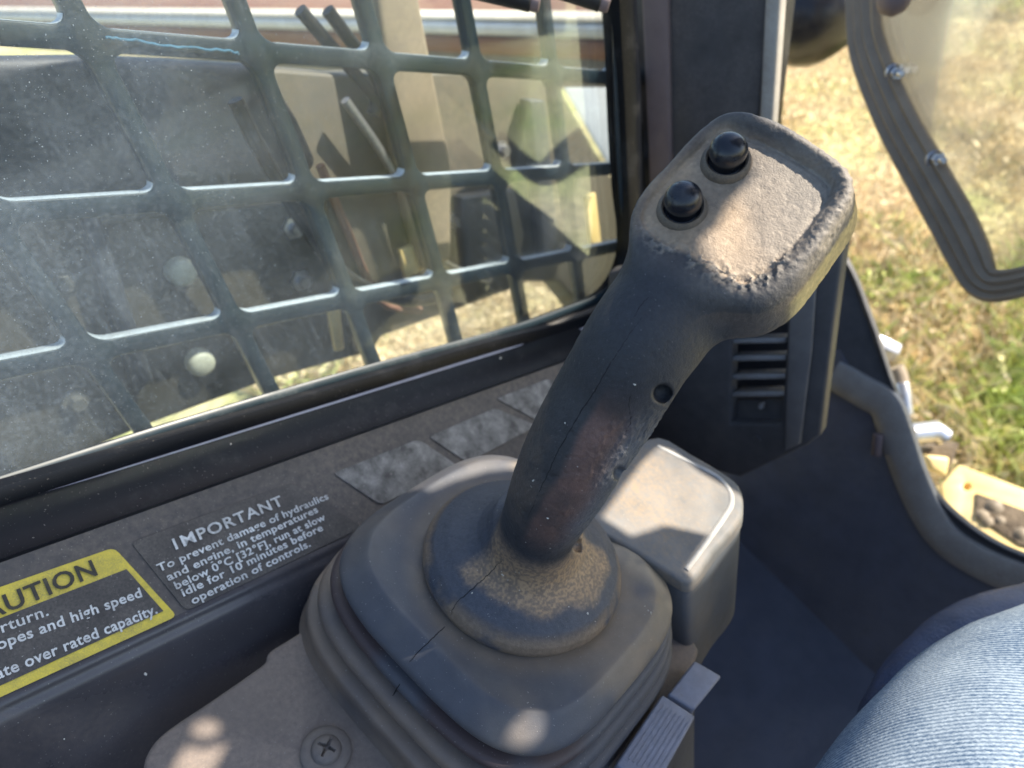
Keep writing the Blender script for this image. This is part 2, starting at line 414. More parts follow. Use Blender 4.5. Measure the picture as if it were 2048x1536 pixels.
def tube_sdf(P):
    d = None
    zc = (P[0, 0, [0, -1]] - DC) @ LZ
    for (a, ra), (b, rb) in zip(tubs[:-1], tubs[1:]):
        za, zb = (a - DC) @ LZ, (b - DC) @ LZ
        if min(za, zb) > zc.max() + .034 or max(za, zb) < zc.min() - .034: continue
        e = b - a; t = np.clip(((P - a) @ e) / (e @ e), 0, 1)
        q = P - a - t[..., None] * e
        r = ra + (rb - ra) * t
        v = np.linalg.norm(q, axis=-1) - r
        d = v if d is None else smin(d, v, .0015)
    return d if d is not None else np.full(P.shape[:-1], .1)
def head_parts(P):
    q = P - F0; u = q @ UF; v = q @ VF; wv = q @ NF
    a = samp(SA, u, v); b = samp(SB, u, v)
    out = np.maximum(np.maximum(np.abs(u), np.abs(v)) - .0745, 0)
    return u, v, wv, a + out, b
def head_sdf(P):
    u, v, wv, a, b = head_parts(P)
    hi = .0012 + .0040 * smooth01((u * .8 + v * .55 + .022) / .05)
    tb = np.clip(b / .0066, 0, 1); H = hi * (1 - (1 - tb) ** 1.9) - .0009 * np.exp(-(b / .0008) ** 2)
    back = np.clip(-wv, 0, .02)
    taper = .30 * back * smooth01((u * .8 - v * .5 + .012) / .035)
    a2 = a - taper
    top = wv - H; bot = -.0200 - wv
    r = .0045
    qx = a2 + r; qy = np.maximum(top, bot) + r
    return np.minimum(np.maximum(qx, qy), 0) + np.sqrt(np.maximum(qx, 0) ** 2 + np.maximum(qy, 0) ** 2) - r
LZ = nrm(cam(1455, 430, .262) - DC)                        # along the stick
LX = nrm(np.array([1., 0, 0]) - LZ[0] * LZ); LY = np.cross(LZ, LX)
LB = np.stack([LX, LY, LZ], 1)
hh = .00068
lo = np.array([-.066, -.075, -.045]); hi_ = np.array([.082, .072, .275])
n3 = np.ceil((hi_ - lo) / hh).astype(int)
ax_ = [lo[i] + hh * np.arange(n3[i]) for i in range(3)]
VOL = np.empty(tuple(n3), np.float32)
def tube_hit(x, y):
    rd = nrm(rayc(x, y)); t = .18
    for _ in range(80):
        p = rd * t; dd = 1
        for (a, ra), (b, rb) in zip(tubs[:-1], tubs[1:]):
            e = b - a; q = np.clip((p - a) @ e / (e @ e), 0, 1); dd = min(dd, np.linalg.norm(p - a - q * e) - (ra + (rb - ra) * q))
        if y > 1000: dd = float(smin(dd, sk(p), .015))
        t += dd * .9
        if dd < 2e-5: break
        if t > .6: return None
    return rd * t
holes = []
for hx, hy, hr in ((1325, 787, .0050), (1238, 948, .0040), (1157, 1092, .0046)):
    hp = tube_hit(hx, hy)
    if hp is not None: holes.append((hp, hr, .0075 if hy < 1000 else .014)); print('hole', hx, hy, hp)
CH = 40
for k0 in range(0, n3[2], CH):
    k1 = min(k0 + CH, n3[2])
    Xg, Yg, Zg = np.meshgrid(ax_[0], ax_[1], ax_[2][k0:k1], indexing='ij')
    P = np.stack([Xg, Yg, Zg], -1) @ LB.T + DC
    d = tube_sdf(P)
    zmid = ax_[2][k0]
    d = smin(d, head_sdf(P), .011) if ax_[2][k1 - 1] > .09 else d
    if zmid < .075: d = smin(d, sk(P), .015)
    for c_, r_, l_ in holes:
        vd = nrm(c_) * l_
        e = vd * 2; t = np.clip(((P - (c_ - vd)) @ e) / (e @ e), 0, 1)
        hd = np.linalg.norm(P - (c_ - vd) - t[..., None] * e, axis=-1) - r_ * .72
        d = -smin(-d, hd, .0010)
    VOL[:, :, k0:k1] = d
PV, QF = surface_nets(VOL, lo, hh)
PC = PV @ LB.T + DC                                       # camera axes
# finite difference normals of the sdf (cheap: from faces)
def vnormals(P, F):
    n = np.cross(P[F[:, 2]] - P[F[:, 0]], P[F[:, 3]] - P[F[:, 1]]); N = np.zeros_like(P)
    for k in range(4): np.add.at(N, F[:, k], n)
    return N / (np.linalg.norm(N, axis=1)[:, None] + 1e-12)
def relax(P, F, it=2, lam=.5):
    for _ in range(it):
        A = np.zeros_like(P); C = np.zeros(len(P))
        for k in range(4):
            for j in (1, 3):
                np.add.at(A, F[:, k], P[F[:, (k + j) % 4]]); np.add.at(C, F[:, k], 1)
        P = P + lam * (A / C[:, None] - P)
    return P
PC = relax(PC, QF, 2)
NV = vnormals(PC, QF)
if np.mean(np.sum(NV * (PC - PC.mean(0)), 1)) < 0: QF = QF[:, ::-1]; NV = -NV
u, v, wv, da, db = head_parts(PC)
L3 = (PC - DC) @ LB
ishead = smooth01((L3[:, 2] - .135) / .03)
rim = ishead * smooth01((db + .001) / .003) * smooth01((.016 - db) / .010) * (wv > -.008)
crease = ishead * np.exp(-((db - .0015) / .004) ** 2) * smooth01((-v + .0 - u * .25) / .03) * (wv > -.012)
rightrim = ishead * smooth01((db + .001) / .003) * smooth01((u - .005) / .03) * (wv > -.008)
rid = np.clip(1 - np.abs(2 * fbm(PC, 240, 4) - 1) * 4.5, 0, 1)
rid2 = np.clip(1 - np.abs(2 * fbm(PC + 3.1, 520, 3) - 1) * 3.5, 0, 1)
lump = fbm(PC, 90, 3) - .5
px0 = 1024 + FPX * PC[:, 0] / -PC[:, 2]; py0 = 768 - FPX * PC[:, 1] / -PC[:, 2]
onneck = smooth01((L3[:, 2] - .055) / .03) * (1 - ishead * .4)
disp = .0005 * lump * (.4 + onneck)
disp += .0006 * (rid - .3) * (rim * .10 + crease * 1.9 + rightrim * .45)
disp += .0004 * (rid2 - .3) * (crease * 1.5 + rightrim * .6 + .10 * onneck)
# torn pits on the neck and the tube
pit = smooth01((fbm(PC + 7, 480, 2) - .63) / .05) + 1.6 * smooth01((np.clip(1 - np.abs(2 * fbm(PC + 11, 120, 4) - 1) * 9, 0, 1) - .35) / .4) * smooth01((fbm(PC + 17, 45, 2) - .5) / .1) * onneck * (1 - ishead)
wr = np.clip(1 - np.abs(2 * fbm((PC @ LB) * np.array([1.6, 1.6, .8]), 230, 4) - 1) * 4, 0, 1)
wzone = onneck * (1 - ishead) * smooth01((px0 - (1284 - .569 * (py0 - 635)) - 20) / 60) + .8 * smooth01((L3[:, 2] - .125) / .02) * (1 - ishead)
disp += .00045 * (wr - .3) * wzone * smooth01((fbm(PC + 23, 60, 3) - .38) / .2)
disp -= .00014 * pit
PC = PC + NV * disp[:, None]
NV = vnormals(PC, QF)
# dust, wear, and sunlit and shaded tints as surface colour
px_ = 1024 + FPX * PC[:, 0] / -PC[:, 2]; py_ = 768 - FPX * PC[:, 1] / -PC[:, 2]
base = np.array([.030, .031, .036]); tan_ = np.array([.42, .285, .165]); grey = np.array([.36, .31, .25]); red = np.array([.185, .100, .076]); straw = np.array([.62, .47, .20])
colr = np.tile(base, (len(PC), 1))
def lay(c, m):
    global colr
    m = np.clip(m, 0, 1)[:, None]; colr = colr * (1 - m) + c * m
nz = fbm(PC, 60, 4); nz2 = fbm(PC + 5, 28, 3); nf = fbm(PC, 900, 2)
infl = ishead * smooth01(-(db - .0025) / .003) * (wv > -.004)
lay(grey, infl * (.62 + .5 * (nz - .5)) )
lay(tan_, infl * smooth01((.030 - u * .9 - v * .1) / .06) * (.55 + .9 * (nz - .5)))
lay(tan_, infl * smooth01((nz2 - .44) / .2) * .45)
lay(grey * .8, (rightrim * .75 + rim * .35) * (.45 + 1.2 * (nz - .5)))
lay(tan_, ishead * smooth01((-u - .0) / .03) * smooth01((NV @ NF - .55) / .3) * (.42 + .9 * (nz - .5)) * smooth01((v + .012) / .02))
lay(straw, ishead * smooth01((-wv - .0052) / .0035) * smooth01((u - .012) / .007) * (.85 + .3 * (nf - .5)))  # straw tint paints sunlight on the right side of the head
lay(grey * .8, crease * smooth01((rid - .45) / .3) * .8)
H_ = (PC - DC) @ BMc
skm = smooth01((.055 - L3[:, 2]) / .02)
tm = onneck * (1 - ishead)
right_side = (PC - PC.mean(0)) @ np.array([1., 0, 0])
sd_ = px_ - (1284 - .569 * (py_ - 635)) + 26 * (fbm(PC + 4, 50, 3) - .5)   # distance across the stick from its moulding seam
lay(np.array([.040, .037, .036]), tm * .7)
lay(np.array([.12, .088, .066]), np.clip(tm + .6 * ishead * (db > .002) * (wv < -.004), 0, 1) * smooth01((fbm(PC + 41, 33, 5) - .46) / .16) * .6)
lay(np.array([.105, .112, .130]), tm * smooth01((sd_ - 70) / 45) * (.65 + .7 * (nz - .5)))  # grey-blue of the shaded side painted right of the seam
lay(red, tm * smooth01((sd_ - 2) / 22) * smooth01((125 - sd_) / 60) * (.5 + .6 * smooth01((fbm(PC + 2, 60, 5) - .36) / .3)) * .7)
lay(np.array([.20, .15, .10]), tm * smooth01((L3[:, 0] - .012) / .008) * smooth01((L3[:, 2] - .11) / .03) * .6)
sr = np.sqrt(H_[:, 0] ** 2 + H_[:, 1] ** 2); sa = np.arctan2(H_[:, 1], H_[:, 0])
lay(np.array([.062, .069, .088]), skm * .8)
edge_n = .012 * (fbm(PC + 31, 70, 4) - .5)
lay(np.array([.34, .225, .125]), skm * smooth01((sr - .020 + edge_n) / .006) * smooth01((.046 - sr + edge_n) / .007) * smooth01((1.45 - np.abs(sa + .55) + edge_n * 30) / .35) * (.55 + .45 * smooth01((nf - .38) / .25)) * .9)
lay(tan_, skm * np.exp(-((H_[:, 0] + .012) ** 2 + (H_[:, 1] - .036) ** 2) / .013 ** 2) * .8)
lay(tan_ * .55, skm * smooth01((sr - .050) / .005) * .7 * smooth01((nz - .35) / .2))
colr *= (1 + .5 * (nf - .5))[:, None]
PW = PC @ R.T
go = np.array(joy.location)
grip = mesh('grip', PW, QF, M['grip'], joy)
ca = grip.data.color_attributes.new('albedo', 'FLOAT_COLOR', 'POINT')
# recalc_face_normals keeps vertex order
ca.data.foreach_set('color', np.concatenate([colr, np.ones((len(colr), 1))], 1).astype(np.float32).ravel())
bvh = BVHTree.FromPolygons([Vector(p) for p in PW], [tuple(int(i) for i in f) for f in QF])
def hit(x, y, b=None):
    d = Vector(R @ nrm(rayc(x, y)))
    loc, n, i, t = (b or bvh).ray_cast(Vector((0, 0, 0)), d)
    return (np.array(loc), np.array(n)) if loc is not None else (None, None)

# --- buttons
for i, (bx, by) in enumerate([(1452, 325), (1364, 420)]):
    uv = face2(bx, by); p = F0 + UF * uv[0] + VF * uv[1]; p = R @ (p - NF * .0008); ax = R @ nrm(NF + UF * .05)
    r = .0070
    prof = [(.0, .0)] + [(r, .0015), (r * .86, .0020), (r * .84, .0052), (r * .93, .0062), (r * .99, .0072)] + [(r * math.cos(t) * 1.0, .0082 + r * .90 * math.sin(t)) for t in np.linspace(0, math.pi / 2, 12)]
    btn = lathe('push_button', prof, p, ax, M['knob'], joy, 40)
    btn['label'] = ['upper black domed push button near the top of the grip', 'lower black domed push button beside the neck of the grip'][i]
    lp = [(r * .98, .0006), (r * 1.02, .0034), (r * 1.12, .0040), (r * 1.24, .0034), (r * 1.34, .0018), (r * 1.38, -.0006), (r, -.0012)]
    cl = lathe('button_collar', lp, p, ax, M['collar'], btn if False else joy, 40)
    cl.parent = btn; cl.location = cl.location - btn.location

# --- seams and cracks drawn as thin grooves lying on the rubber
def groove(name, pts, r, parent, b=None, n=10, jit=1.2, lift=-.00012):
    P = []
    for q in spline([np.array([p[0], p[1], 0.]) for p in pts], n):
        l, nn = hit(q[0] + random.uniform(-jit, jit), q[1] + random.uniform(-jit, jit), b)
        if l is not None: P.append(l + nn * lift)
    P2 = []
    for p in P:
        if not P2 or np.linalg.norm(p - P2[-1]) > 2e-4: P2.append(p)
    k = len(P2)
    sc = [.35 + .65 * math.sin(math.pi * min(max(i / (k - 1), .04), .96)) ** .5 * random.uniform(.6, 1.2) for i in range(k)]
    return sweep(name, P2, circ(r, 6), M['crack'], parent, scale=sc)
groove('seam', [(1284, 635), (1231, 711), (1193, 776), (1155, 834), (1117, 902), (1087, 966), (1049, 1048)], .00028, joy)
groove('crack', [(1003, 1121), (975, 1150), (943, 1179), (912, 1207), (902, 1230)], .0003, joy)
groove('crack', [(1264, 780), (1258, 810), (1262, 840), (1250, 870)], .00022, joy, n=5)
groove('crack', [(1300, 590), (1282, 612), (1265, 640)], .0002, joy, n=5)

# --- boot: rounded square rings with bellows folds
prof = []   # (a, b, height, exponent)
def seg(pts, n=5):
    return spline([np.array(p, float) for p in pts], n)
bp = [(.030, .030, .0060, 2.0), (.052, .051, .0070, 2.2), (.062, .060, .0085, 2.8), (.0705, .0655, .0100, 3.4), (.0735, .0685, .0094, 3.5), (.0780, .0740, .0055, 3.5), (.0820, .0790, .0018, 3.5),
      (.0836, .0808, -.0010, 3.5), (.0832, .0804, -.0036, 3.5), (.0785, .0760, -.0048, 3.5), (.0765, .0740, -.0075, 3.5), (.0790, .0765, -.0102, 3.5), (.0850, .0820, -.0112, 3.5), (.0872, .0842, -.0135, 3.5),
      (.0866, .0838, -.0165, 3.5), (.0820, .0795, -.0180, 3.5), (.0795, .077, -.0205, 3.5), (.0825, .080, -.0230, 3.5), (.0890, .0862, -.0240, 3.5), (.0918, .089, -.0268, 3.5), (.0915, .0888, -.031, 3.6),
      (.0870, .0843, -.0328, 3.6), (.0845, .0818, -.0355, 3.6), (.0880, .0853, -.0380, 3.6), (.0945, .0918, -.0395, 3.6), (.0965, .0938, -.0430, 3.6), (.0965, .0938, -.0520, 3.7), (.0985, .0958, -.0600, 3.8)]
rings = seg(bp, 4); NR = 200; V = []; F = []
for a, b_, h, e in rings:
    for t in np.linspace(0, 2 * math.pi, NR, endpoint=False):
        ct, st = math.cos(t), math.sin(t)
        V.append((a * np.sign(ct) * abs(ct) ** (2 / e), b_ * np.sign(st) * abs(st) ** (2 / e), h))
for i in range(len(rings) - 1):
    for j in range(NR): F.append([i * NR + j, i * NR + (j + 1) % NR, (i + 1) * NR + (j + 1) % NR, (i + 1) * NR + j])
V = np.array(V)
V += (fbm(V, 40, 3)[:, None] - .5) * .0012 * nrm([.5, .5, .7])
VL = V.copy()
VW = BO + V @ BM.T
c0 = np.tile([.066, .068, .079], (len(V), 1))
def lay2(c, m):
    global c0
    m = np.clip(m, 0, 1)[:, None]; c0 = c0 * (1 - m) + np.array(c) * m
n1 = fbm(VL, 55, 4); n2 = fbm(VL + 3, 22, 3)
ring_e = np.sqrt(VL[:, 0] ** 2 + (VL[:, 1] - .005) ** 2)
lay2([.24, .18, .115], (VL[:, 2] > .004) * smooth01((.070 - ring_e) / .012) * (.35 + 1.0 * (n1 - .4)))
lay2([.23, .17, .11], smooth01((VL[:, 0] - .02) / .02) * smooth01((VL[:, 1] + .035) / .03) * (VL[:, 2] > -.002) * smooth01((n2 - .3) / .15) * (.55 + .8 * (n1 - .3)))
lay2([.42, .33, .22], smooth01((VL[:, 1] - .048) / .012) * smooth01((VL[:, 0] + .06) / .02) * (VL[:, 2] > -.004) * .95)  # back rim painted tan to strengthen its sunlit patch
lay2([.06, .035, .03], (VL[:, 2] < -.003) * (VL[:, 2] > -.022) * smooth01((-VL[:, 1] - .02) / .03) * smooth01((n2 - .35) / .15) * .8)
lay2([.21, .155, .11], smooth01((-VL[:, 2] - .014) / .012) * smooth01((-VL[:, 0] - VL[:, 1] * .6 + .04) / .05) * (.6 + 1.1 * (n1 - .5)))
lay2([.17, .135, .10], (VL[:, 2] > -.004) * smooth01((fbm(VL + 9, 14, 4) - .46) / .18) * (.3 + .9 * (n1 - .35)))
lay2([.10, .098, .10], (VL[:, 2] > -.002) * smooth01((n1 - .50) / .12) * .35)
boot = mesh('rubber_boot', VW, F, M['boot'], joy)
ca = boot.data.color_attributes.new('albedo', 'FLOAT_COLOR', 'POINT')
ca.data.foreach_set('color', np.concatenate([c0, np.ones((len(c0), 1))], 1).astype(np.float32).ravel())
bvb = BVHTree.FromPolygons([Vector(p) for p in VW], [tuple(f) for f in F])
groove('boot_seam', [(889, 1254), (866, 1276), (840, 1301), (819, 1324)], .00022, joy, bvb, jit=.6)
groove('boot_seam', [(800, 1368), (785, 1392)], .0003, joy, bvb, jit=.4, n=5)

# pale grit scattered on rubber
V = []; F = []
def fleck(c, n, s):
    e1 = nrm(np.cross(n, [.2, .5, .8])); e2 = np.cross(n, e1); b0 = len(V); a = random.random() * 6.28
    for k in range(5):
        t = a + k * 1.2566; V.append(c + (e1 * math.cos(t) * s * random.uniform(.5, 1.2) + e2 * math.sin(t) * s * random.uniform(.5, 1.2)))
    V.append(c + n * s * .6)
    for k in range(5): F.append([b0 + k, b0 + (k + 1) % 5, b0 + 5])
for k in range(420):
    x, y = random.uniform(620, 1345), random.uniform(930, 1536)
    l1, q1 = hit(x, y); l2, q2 = hit(x, y, bvb)
    if l1 is None or (l2 is not None and np.linalg.norm(l2) < np.linalg.norm(l1)): l1, q1 = l2, q2
    if l1 is None: continue
    fleck(l1, q1, random.choice([.00012, .00016, .0002, .0003]) if random.random() < .97 else .0007)
for x, y in [(1272, 745), (1270, 768), (1062, 973), (1067, 962), (1054, 994), (943, 1186), (1005, 1150), (1290, 1212), (1297, 1222), (1302, 1226), (1130, 845), (1240, 1195), (858, 1028)]:
    l1, q1 = hit(x, y)
    l2, q2 = hit(x, y, bvb)
    if l1 is None or (l2 is not None and np.linalg.norm(l2) < np.linalg.norm(l1)): l1, q1 = l2, q2
    if l1 is not None:
        for k in range(2): fleck(l1 + RNG.normal(0, .0003, 3), q1, .00045)
tag(mesh('dust_grit', V, F, M['fleck'], joy, smooth=False), kind='stuff')

# ------------------------------------------------------------------ console: plate, screw, box, switches
CN = BM[:, 2]; CP = B(0, 0, -.058)                        # console top plane
def onc(x, y, h=0): return on(x, y, CP + CN * h, CN)
con = thing('console_panel', onc(600, 1500), 'dusty brown console plate with rounded corner beside the joystick boot', 'console')
pp = [(283, 1580), (285, 1540), (292, 1508), (312, 1478), (345, 1450), (420, 1400), (500, 1345), (530, 1322), (540, 1300), (600, 1262), (700, 1190), (1010, 1010)]
poly = spline([onc(*p) for p in pp], 5) + [onc(1330, 1180), onc(1400, 1300), onc(1290, 1590), onc(1000, 2200), onc(250, 1900)]
prism('top_plate', poly, -CN * .03, M['plate'], con, bevel=.003, seg=3)
sp = onc(652, 1503, .001)
sc = thing('screw', sp, '', '')
for k in ('label', 'category'):
    if k in sc: del sc[k]
sc.parent = con; sc.location = Vector(sp) - Vector(con.location)
def sub(o, root):
    return o
wa = lathe('screw_washer', [(0, 0), (.0125, 0), (.0128, .0008), (.012, .0018), (.0085, .0022), (.007, .0020)], sp, CN, M['screw'], con, 40)
# pan head with a real cross recess
def cross_head(p0, n, r, h, dep, mat_, parent):
    e1 = nrm(np.cross(n, [.1, .2, .9])); e2 = np.cross(n, e1); V = []; F = []
    NA, NRr = 64, 16
    for i in range(NRr + 1):
        rr = r * i / NRr
        for j in range(NA):
            t = 2 * math.pi * j / NA
            x, y = rr * math.cos(t), rr * math.sin(t)
            z = h * math.sqrt(max(0, 1 - (rr / r) ** 2.4))
            t4 = ((t + math.pi / 4) % (math.pi / 2)) - math.pi / 4
            off = abs(rr * math.sin(t4)); lim = r * .62
            wdt = r * .13 * (1 - .6 * rr / lim)
            if rr < lim and (off < wdt or rr < r * .18): z -= dep * (1 - rr / lim) ** .5
            V.append(p0 + e1 * x + e2 * y + n * z)
    for i in range(NRr):
        for j in range(NA): F.append([i * NA + j, i * NA + (j + 1) % NA, (i + 1) * NA + (j + 1) % NA, (i + 1) * NA + j])
    return mesh('screw_head', V, F, mat_, parent)
cross_head(sp + CN * .0019, CN, .0078, .0038, .0034, M['screw'], con)
bpy.data.objects.remove(sc)

def rounded_block(name, top, down, mat_, parent, bev, seg_=4): return prism(name, top, down, mat_, parent, bevel=bev, seg=seg_)
BH = .018                                                # the box lid stands a little above the boot's top
bn = nrm(BM[:, 2]); bp0 = at(1380, 1145, .415)
def onb(x, y): return on(x, y, bp0, bn)
box = thing('storage_box', onb(1400, 1200), 'pale grey moulded box with rounded lid behind the joystick boot', 'box')
tp = [(1385, 1160), (1430, 1100), (1478, 1045), (1487, 1010), (1478, 970), (1440, 940), (1380, 905), (1315, 872), (1240, 905), (1080, 1000), (1150, 1040), (1250, 1090), (1345, 1150)]
tpw = [onb(*p) for p in tp]
lid = rounded_block('lid', spline(tpw, 3, True), -ZA * .014, M['box'], box, .0045, 5)
cen = sum(tpw) / len(tpw)
body = [cen + (p - cen) * .975 - ZA * .0125 for p in spline(tpw, 3, True)]
prism('box_body', body, -ZA * .11, M['boxbody'], box, bevel=.002, seg=2)

rd_ = [onb(*p) for p in [(1372, 1140), (1410, 1090), (1452, 1030), (1464, 1005), (1458, 978), (1430, 950), (1375, 922), (1315, 892)]]
sweep('lid_ridge', spline([p + ZA * .0002 for p in rd_], 5), circ(.0017, 8, .0009), M['ridge'], box, up=bn)
sw = thing('switch_bank', onc(1320, 1450), 'two ridged grey rubber pads on the console edge right of the boot', 'switch')
for nm, q in (('small_pad', [(1337, 1388), (1389, 1420), (1444, 1352), (1390, 1320)]), ('large_pad', [(1232, 1528), (1310, 1580), (1392, 1432), (1325, 1388)])):
    base_p = [on(x, y, B(0, 0, -.045), CN) for x, y in q]
    cn_ = sum(base_p) / 4
    o = prism(nm, base_p, -CN * .010, M['pad'], sw, bevel=.0015, seg=3)
    e1 = nrm(base_p[3] - base_p[0]); e2 = nrm(base_p[1] - base_p[0]); L1 = np.linalg.norm(base_p[3] - base_p[0]); L2 = np.linalg.norm(base_p[1] - base_p[0])
    if nm == 'large_pad':
        for k in range(7):
            a = base_p[0] + e1 * L1 * .12 + e2 * L2 * (.16 + .115 * k) + CN * .0002
            pr = prism('pad_ridge', [a, a + e1 * L1 * .76, a + e1 * L1 * .76 + e2 * .0007, a + e2 * .0007], CN * .0003, M['pad'], sw, bevel=0)
# right flank of the console dropping to the floor
fl = [onc(1205, 1640, -.008), onc(1452, 1335, -.008), onc(1520, 1250, -.008)]
prism('console_flank', [onc(1180, 1800, -.006), onc(1275, 1590, -.006), onc(1392, 1330, -.006), onc(1300, 1290, -.006), onc(1000, 1500, -.006)], -ZA * .40, M['floor'], con, bevel=.003)

# ------------------------------------------------------------------ left sill with the warning decals
def line_at0(y0, k): return at(0, y0, k / 2467.0)           # point at the frame's left edge on a fore-and-aft line
K_R = 787.; K_C = 845.; 
ridge = line_at0(1428, K_R); crease_p = line_at0(1140, K_C)
GX_ = -.405
glass_p = on(0, 948, np.array([GX_, 0, 0]), XA)
ledge = line_at0(1062, 868.)
sill = thing('window_sill', ridge, 'dark plastic window sill covered with warning stickers beside the joystick', 'sill')
def alongD(p, s): return p + D1 * s
dn = nrm(ridge - crease_p); fn = np.cross(D1, dn); fn = fn if fn[2] > 0 else -fn
low = ridge + np.array([.006, 0, -.20])
prof_pts = [ledge + np.array([-.02, 0, .004]), ledge, ledge + (crease_p - ledge) * .5 + np.array([.002, 0, -.004]), crease_p - dn * .003 + fn * .002, crease_p + dn * .003 ,
            ] + spline([ridge - dn * .007, ridge - dn * .0035 - fn * .0002, ridge - dn * .0005 - fn * .0018, ridge + np.array([.0010, 0, -.0048]), ridge + np.array([.0022, 0, -.010])], 4) + [low]
cs = [p - D1 * (p - ridge).dot(D1) for p in prof_pts]      # one section across
S0, S1 = -.35, .50
for part_, cs_, mt_ in (('sill_riser', cs[:4], M['gloss']), ('sill_face', cs[3:6], M['sillface']), ('sill_moulding', cs[5:], M['sill'])):
  V = []; F = []; m_ = len(cs_)
  for s in np.linspace(S0, S1, 24):
    for p in cs_: V.append(p + D1 * s)
  for i in range(23):
    for j in range(m_ - 1): F.append([i * m_ + j, i * m_ + j + 1, (i + 1) * m_ + j + 1, (i + 1) * m_ + j])
  mesh(part_, V, F, mt_, sill)
# solid backing so the moulding has thickness
def onsill(x, y, h=.0006): return on(x, y, ridge + fn * h, fn)
# decals: thin sheets on the sloping face
def decal(name, q, h, t, m, label=None, r=0):
    P = [onsill(x, y, h) for x, y in q]
    return tag(prism(name, P, -fn * t, m, sill, bevel=0, smooth=False), label)
def corner(q, k=4, f=.06):
    out = []
    n = len(q)
    for i in range(n):
        a, b, c = np.array(q[i - 1], float), np.array(q[i], float), np.array(q[(i + 1) % n], float)
        p0 = b + (a - b) * min(f, 14 / np.linalg.norm(a - b)); p2 = b + (c - b) * min(f * 3, 14 / np.linalg.norm(c - b))
        for t in np.linspace(0, 1, k): out.append(tuple((1 - t) ** 2 * p0 + 2 * t * (1 - t) * b + t * t * p2))
    return out
decal('caution_sticker', corner([(-230, 1254), (228, 1095), (354, 1232), (-230, 1500)]), .0010, .0008, M['ydecal'], 'yellow bordered caution sticker')
decal('sticker_panel', [(-220, 1322), (253, 1138), (327, 1222), (-220, 1472)], .0014, .0003, M['bdecal'])
decal('notice_sticker', corner([(262, 1085), (585, 965), (725, 1055), (372, 1222)]), .0009, .0006, M['bdecal'], 'black notice sticker with white lettering')
for q in ([(667, 946), (837, 878), (915, 931), (762, 1010)], [(858, 873), (990, 816), (1075, 852), (935, 925)], [(993, 797), (1098, 757), (1180, 800), (1085, 846)]):
    decal('faded_sticker', corner(q), .0011, .0006, M['faded'], 'worn pale sticker')
_font = bpy.data.fonts.new if False else None
def text_on(s, p0, p1, hpx, m, h=.0018, bold=.0, name='lettering'):
    """lettering whose baseline runs from pixel p0 to p1 on the sill face; hpx: cap height in pixels at p0"""
    A = onsill(*p0, h); Bq = onsill(*p1, h)
    ex = nrm(Bq - A); ey = np.cross(fn, ex); ey = ey if ey[2] > 0 else -ey
    Q = onsill(p0[0] - hpx * .45, p0[1] - hpx * .9, h); 
    cu = bpy.data.curves.new('t', 'FONT'); cu.body = s; cu.size = 1; cu.offset = bold; cu.resolution_u = 3; cu.space_character = 1.12 if s == 'MPORTANT' else 1.06
    ob = bpy.data.objects.new('t', cu); COL.objects.link(ob)
    bpy.context.view_layer.update()
    dg = bpy.context.evaluated_depsgraph_get()
    me = bpy.data.meshes.new_from_object(ob.evaluated_get(dg))
    bpy.data.objects.remove(ob)
    co = np.array([v.co[:] for v in me.vertices]); w_ = co[:, 0].max() - co[:, 0].min()
    L = np.linalg.norm(Bq - A); sx = L / w_
    sy = hpx / .72
    W = A + np.outer((co[:, 0] - co[:, 0].min()) * sx, ex) + np.outer(co[:, 1] * sy, ey)
    fs = [tuple(p.vertices) for p in me.polygons]
    bpy.data.meshes.remove(me)
    return mesh(name, W, fs, m, sill, smooth=False)
text_on('CAUTION', (-75, 1262), (196, 1149), .0092, M['ktext'], bold=.02)
text_on('Avoid overturn.', (-190, 1340), (98, 1230), .0056, M['wtext'], bold=.012)
text_on('Avoid steep slopes and high speed', (-260, 1395), (285, 1193), .0054, M['wtext'], bold=.02)
text_on('Do not operate over rated capacity.', (-220, 1448), (316, 1226), .0056, M['wtext'], bold=.02)
text_on('I', (352, 1099), (357, 1097), .0068, M['wtext'], bold=.012)
text_on('MPORTANT', (368, 1093), (568, 1009), .0068, M['wtext'], bold=.018)
for s, a, b in (('To prevent damage of hydraulics', (318, 1144), (658, 997)), ('and engine, in temperatures', (337, 1162), (637, 1024)),
                ('below 0\u00b0C [32\u00b0F], run at slow', (353, 1179), (652, 1039)), ('idle for 10 minutes before', (367, 1193), (647, 1060)), ('operation of controls.', (386, 1209), (622, 1092))):
    text_on(s, a, b, .0046, M['wtext'], bold=.02)
# small chips on the sill
V = []; F = []
for x, y, s in ((290, 1348, .0012), (1001, 716, .0012), (1003, 724, .0009), (462, 888, .0008), (378, 1020, .0006), (128, 1478, .0005)):
    fleck(on(x, y, ridge + np.array([.004, 0, -.02]), XA) if y > 1250 else at(x, y, .43 if x < 900 else .60), R @ np.array([0, 0, 1.]), s)
tag(mesh('paint_chips', V, F, M['fleck'], sill, smooth=False), kind='stuff')

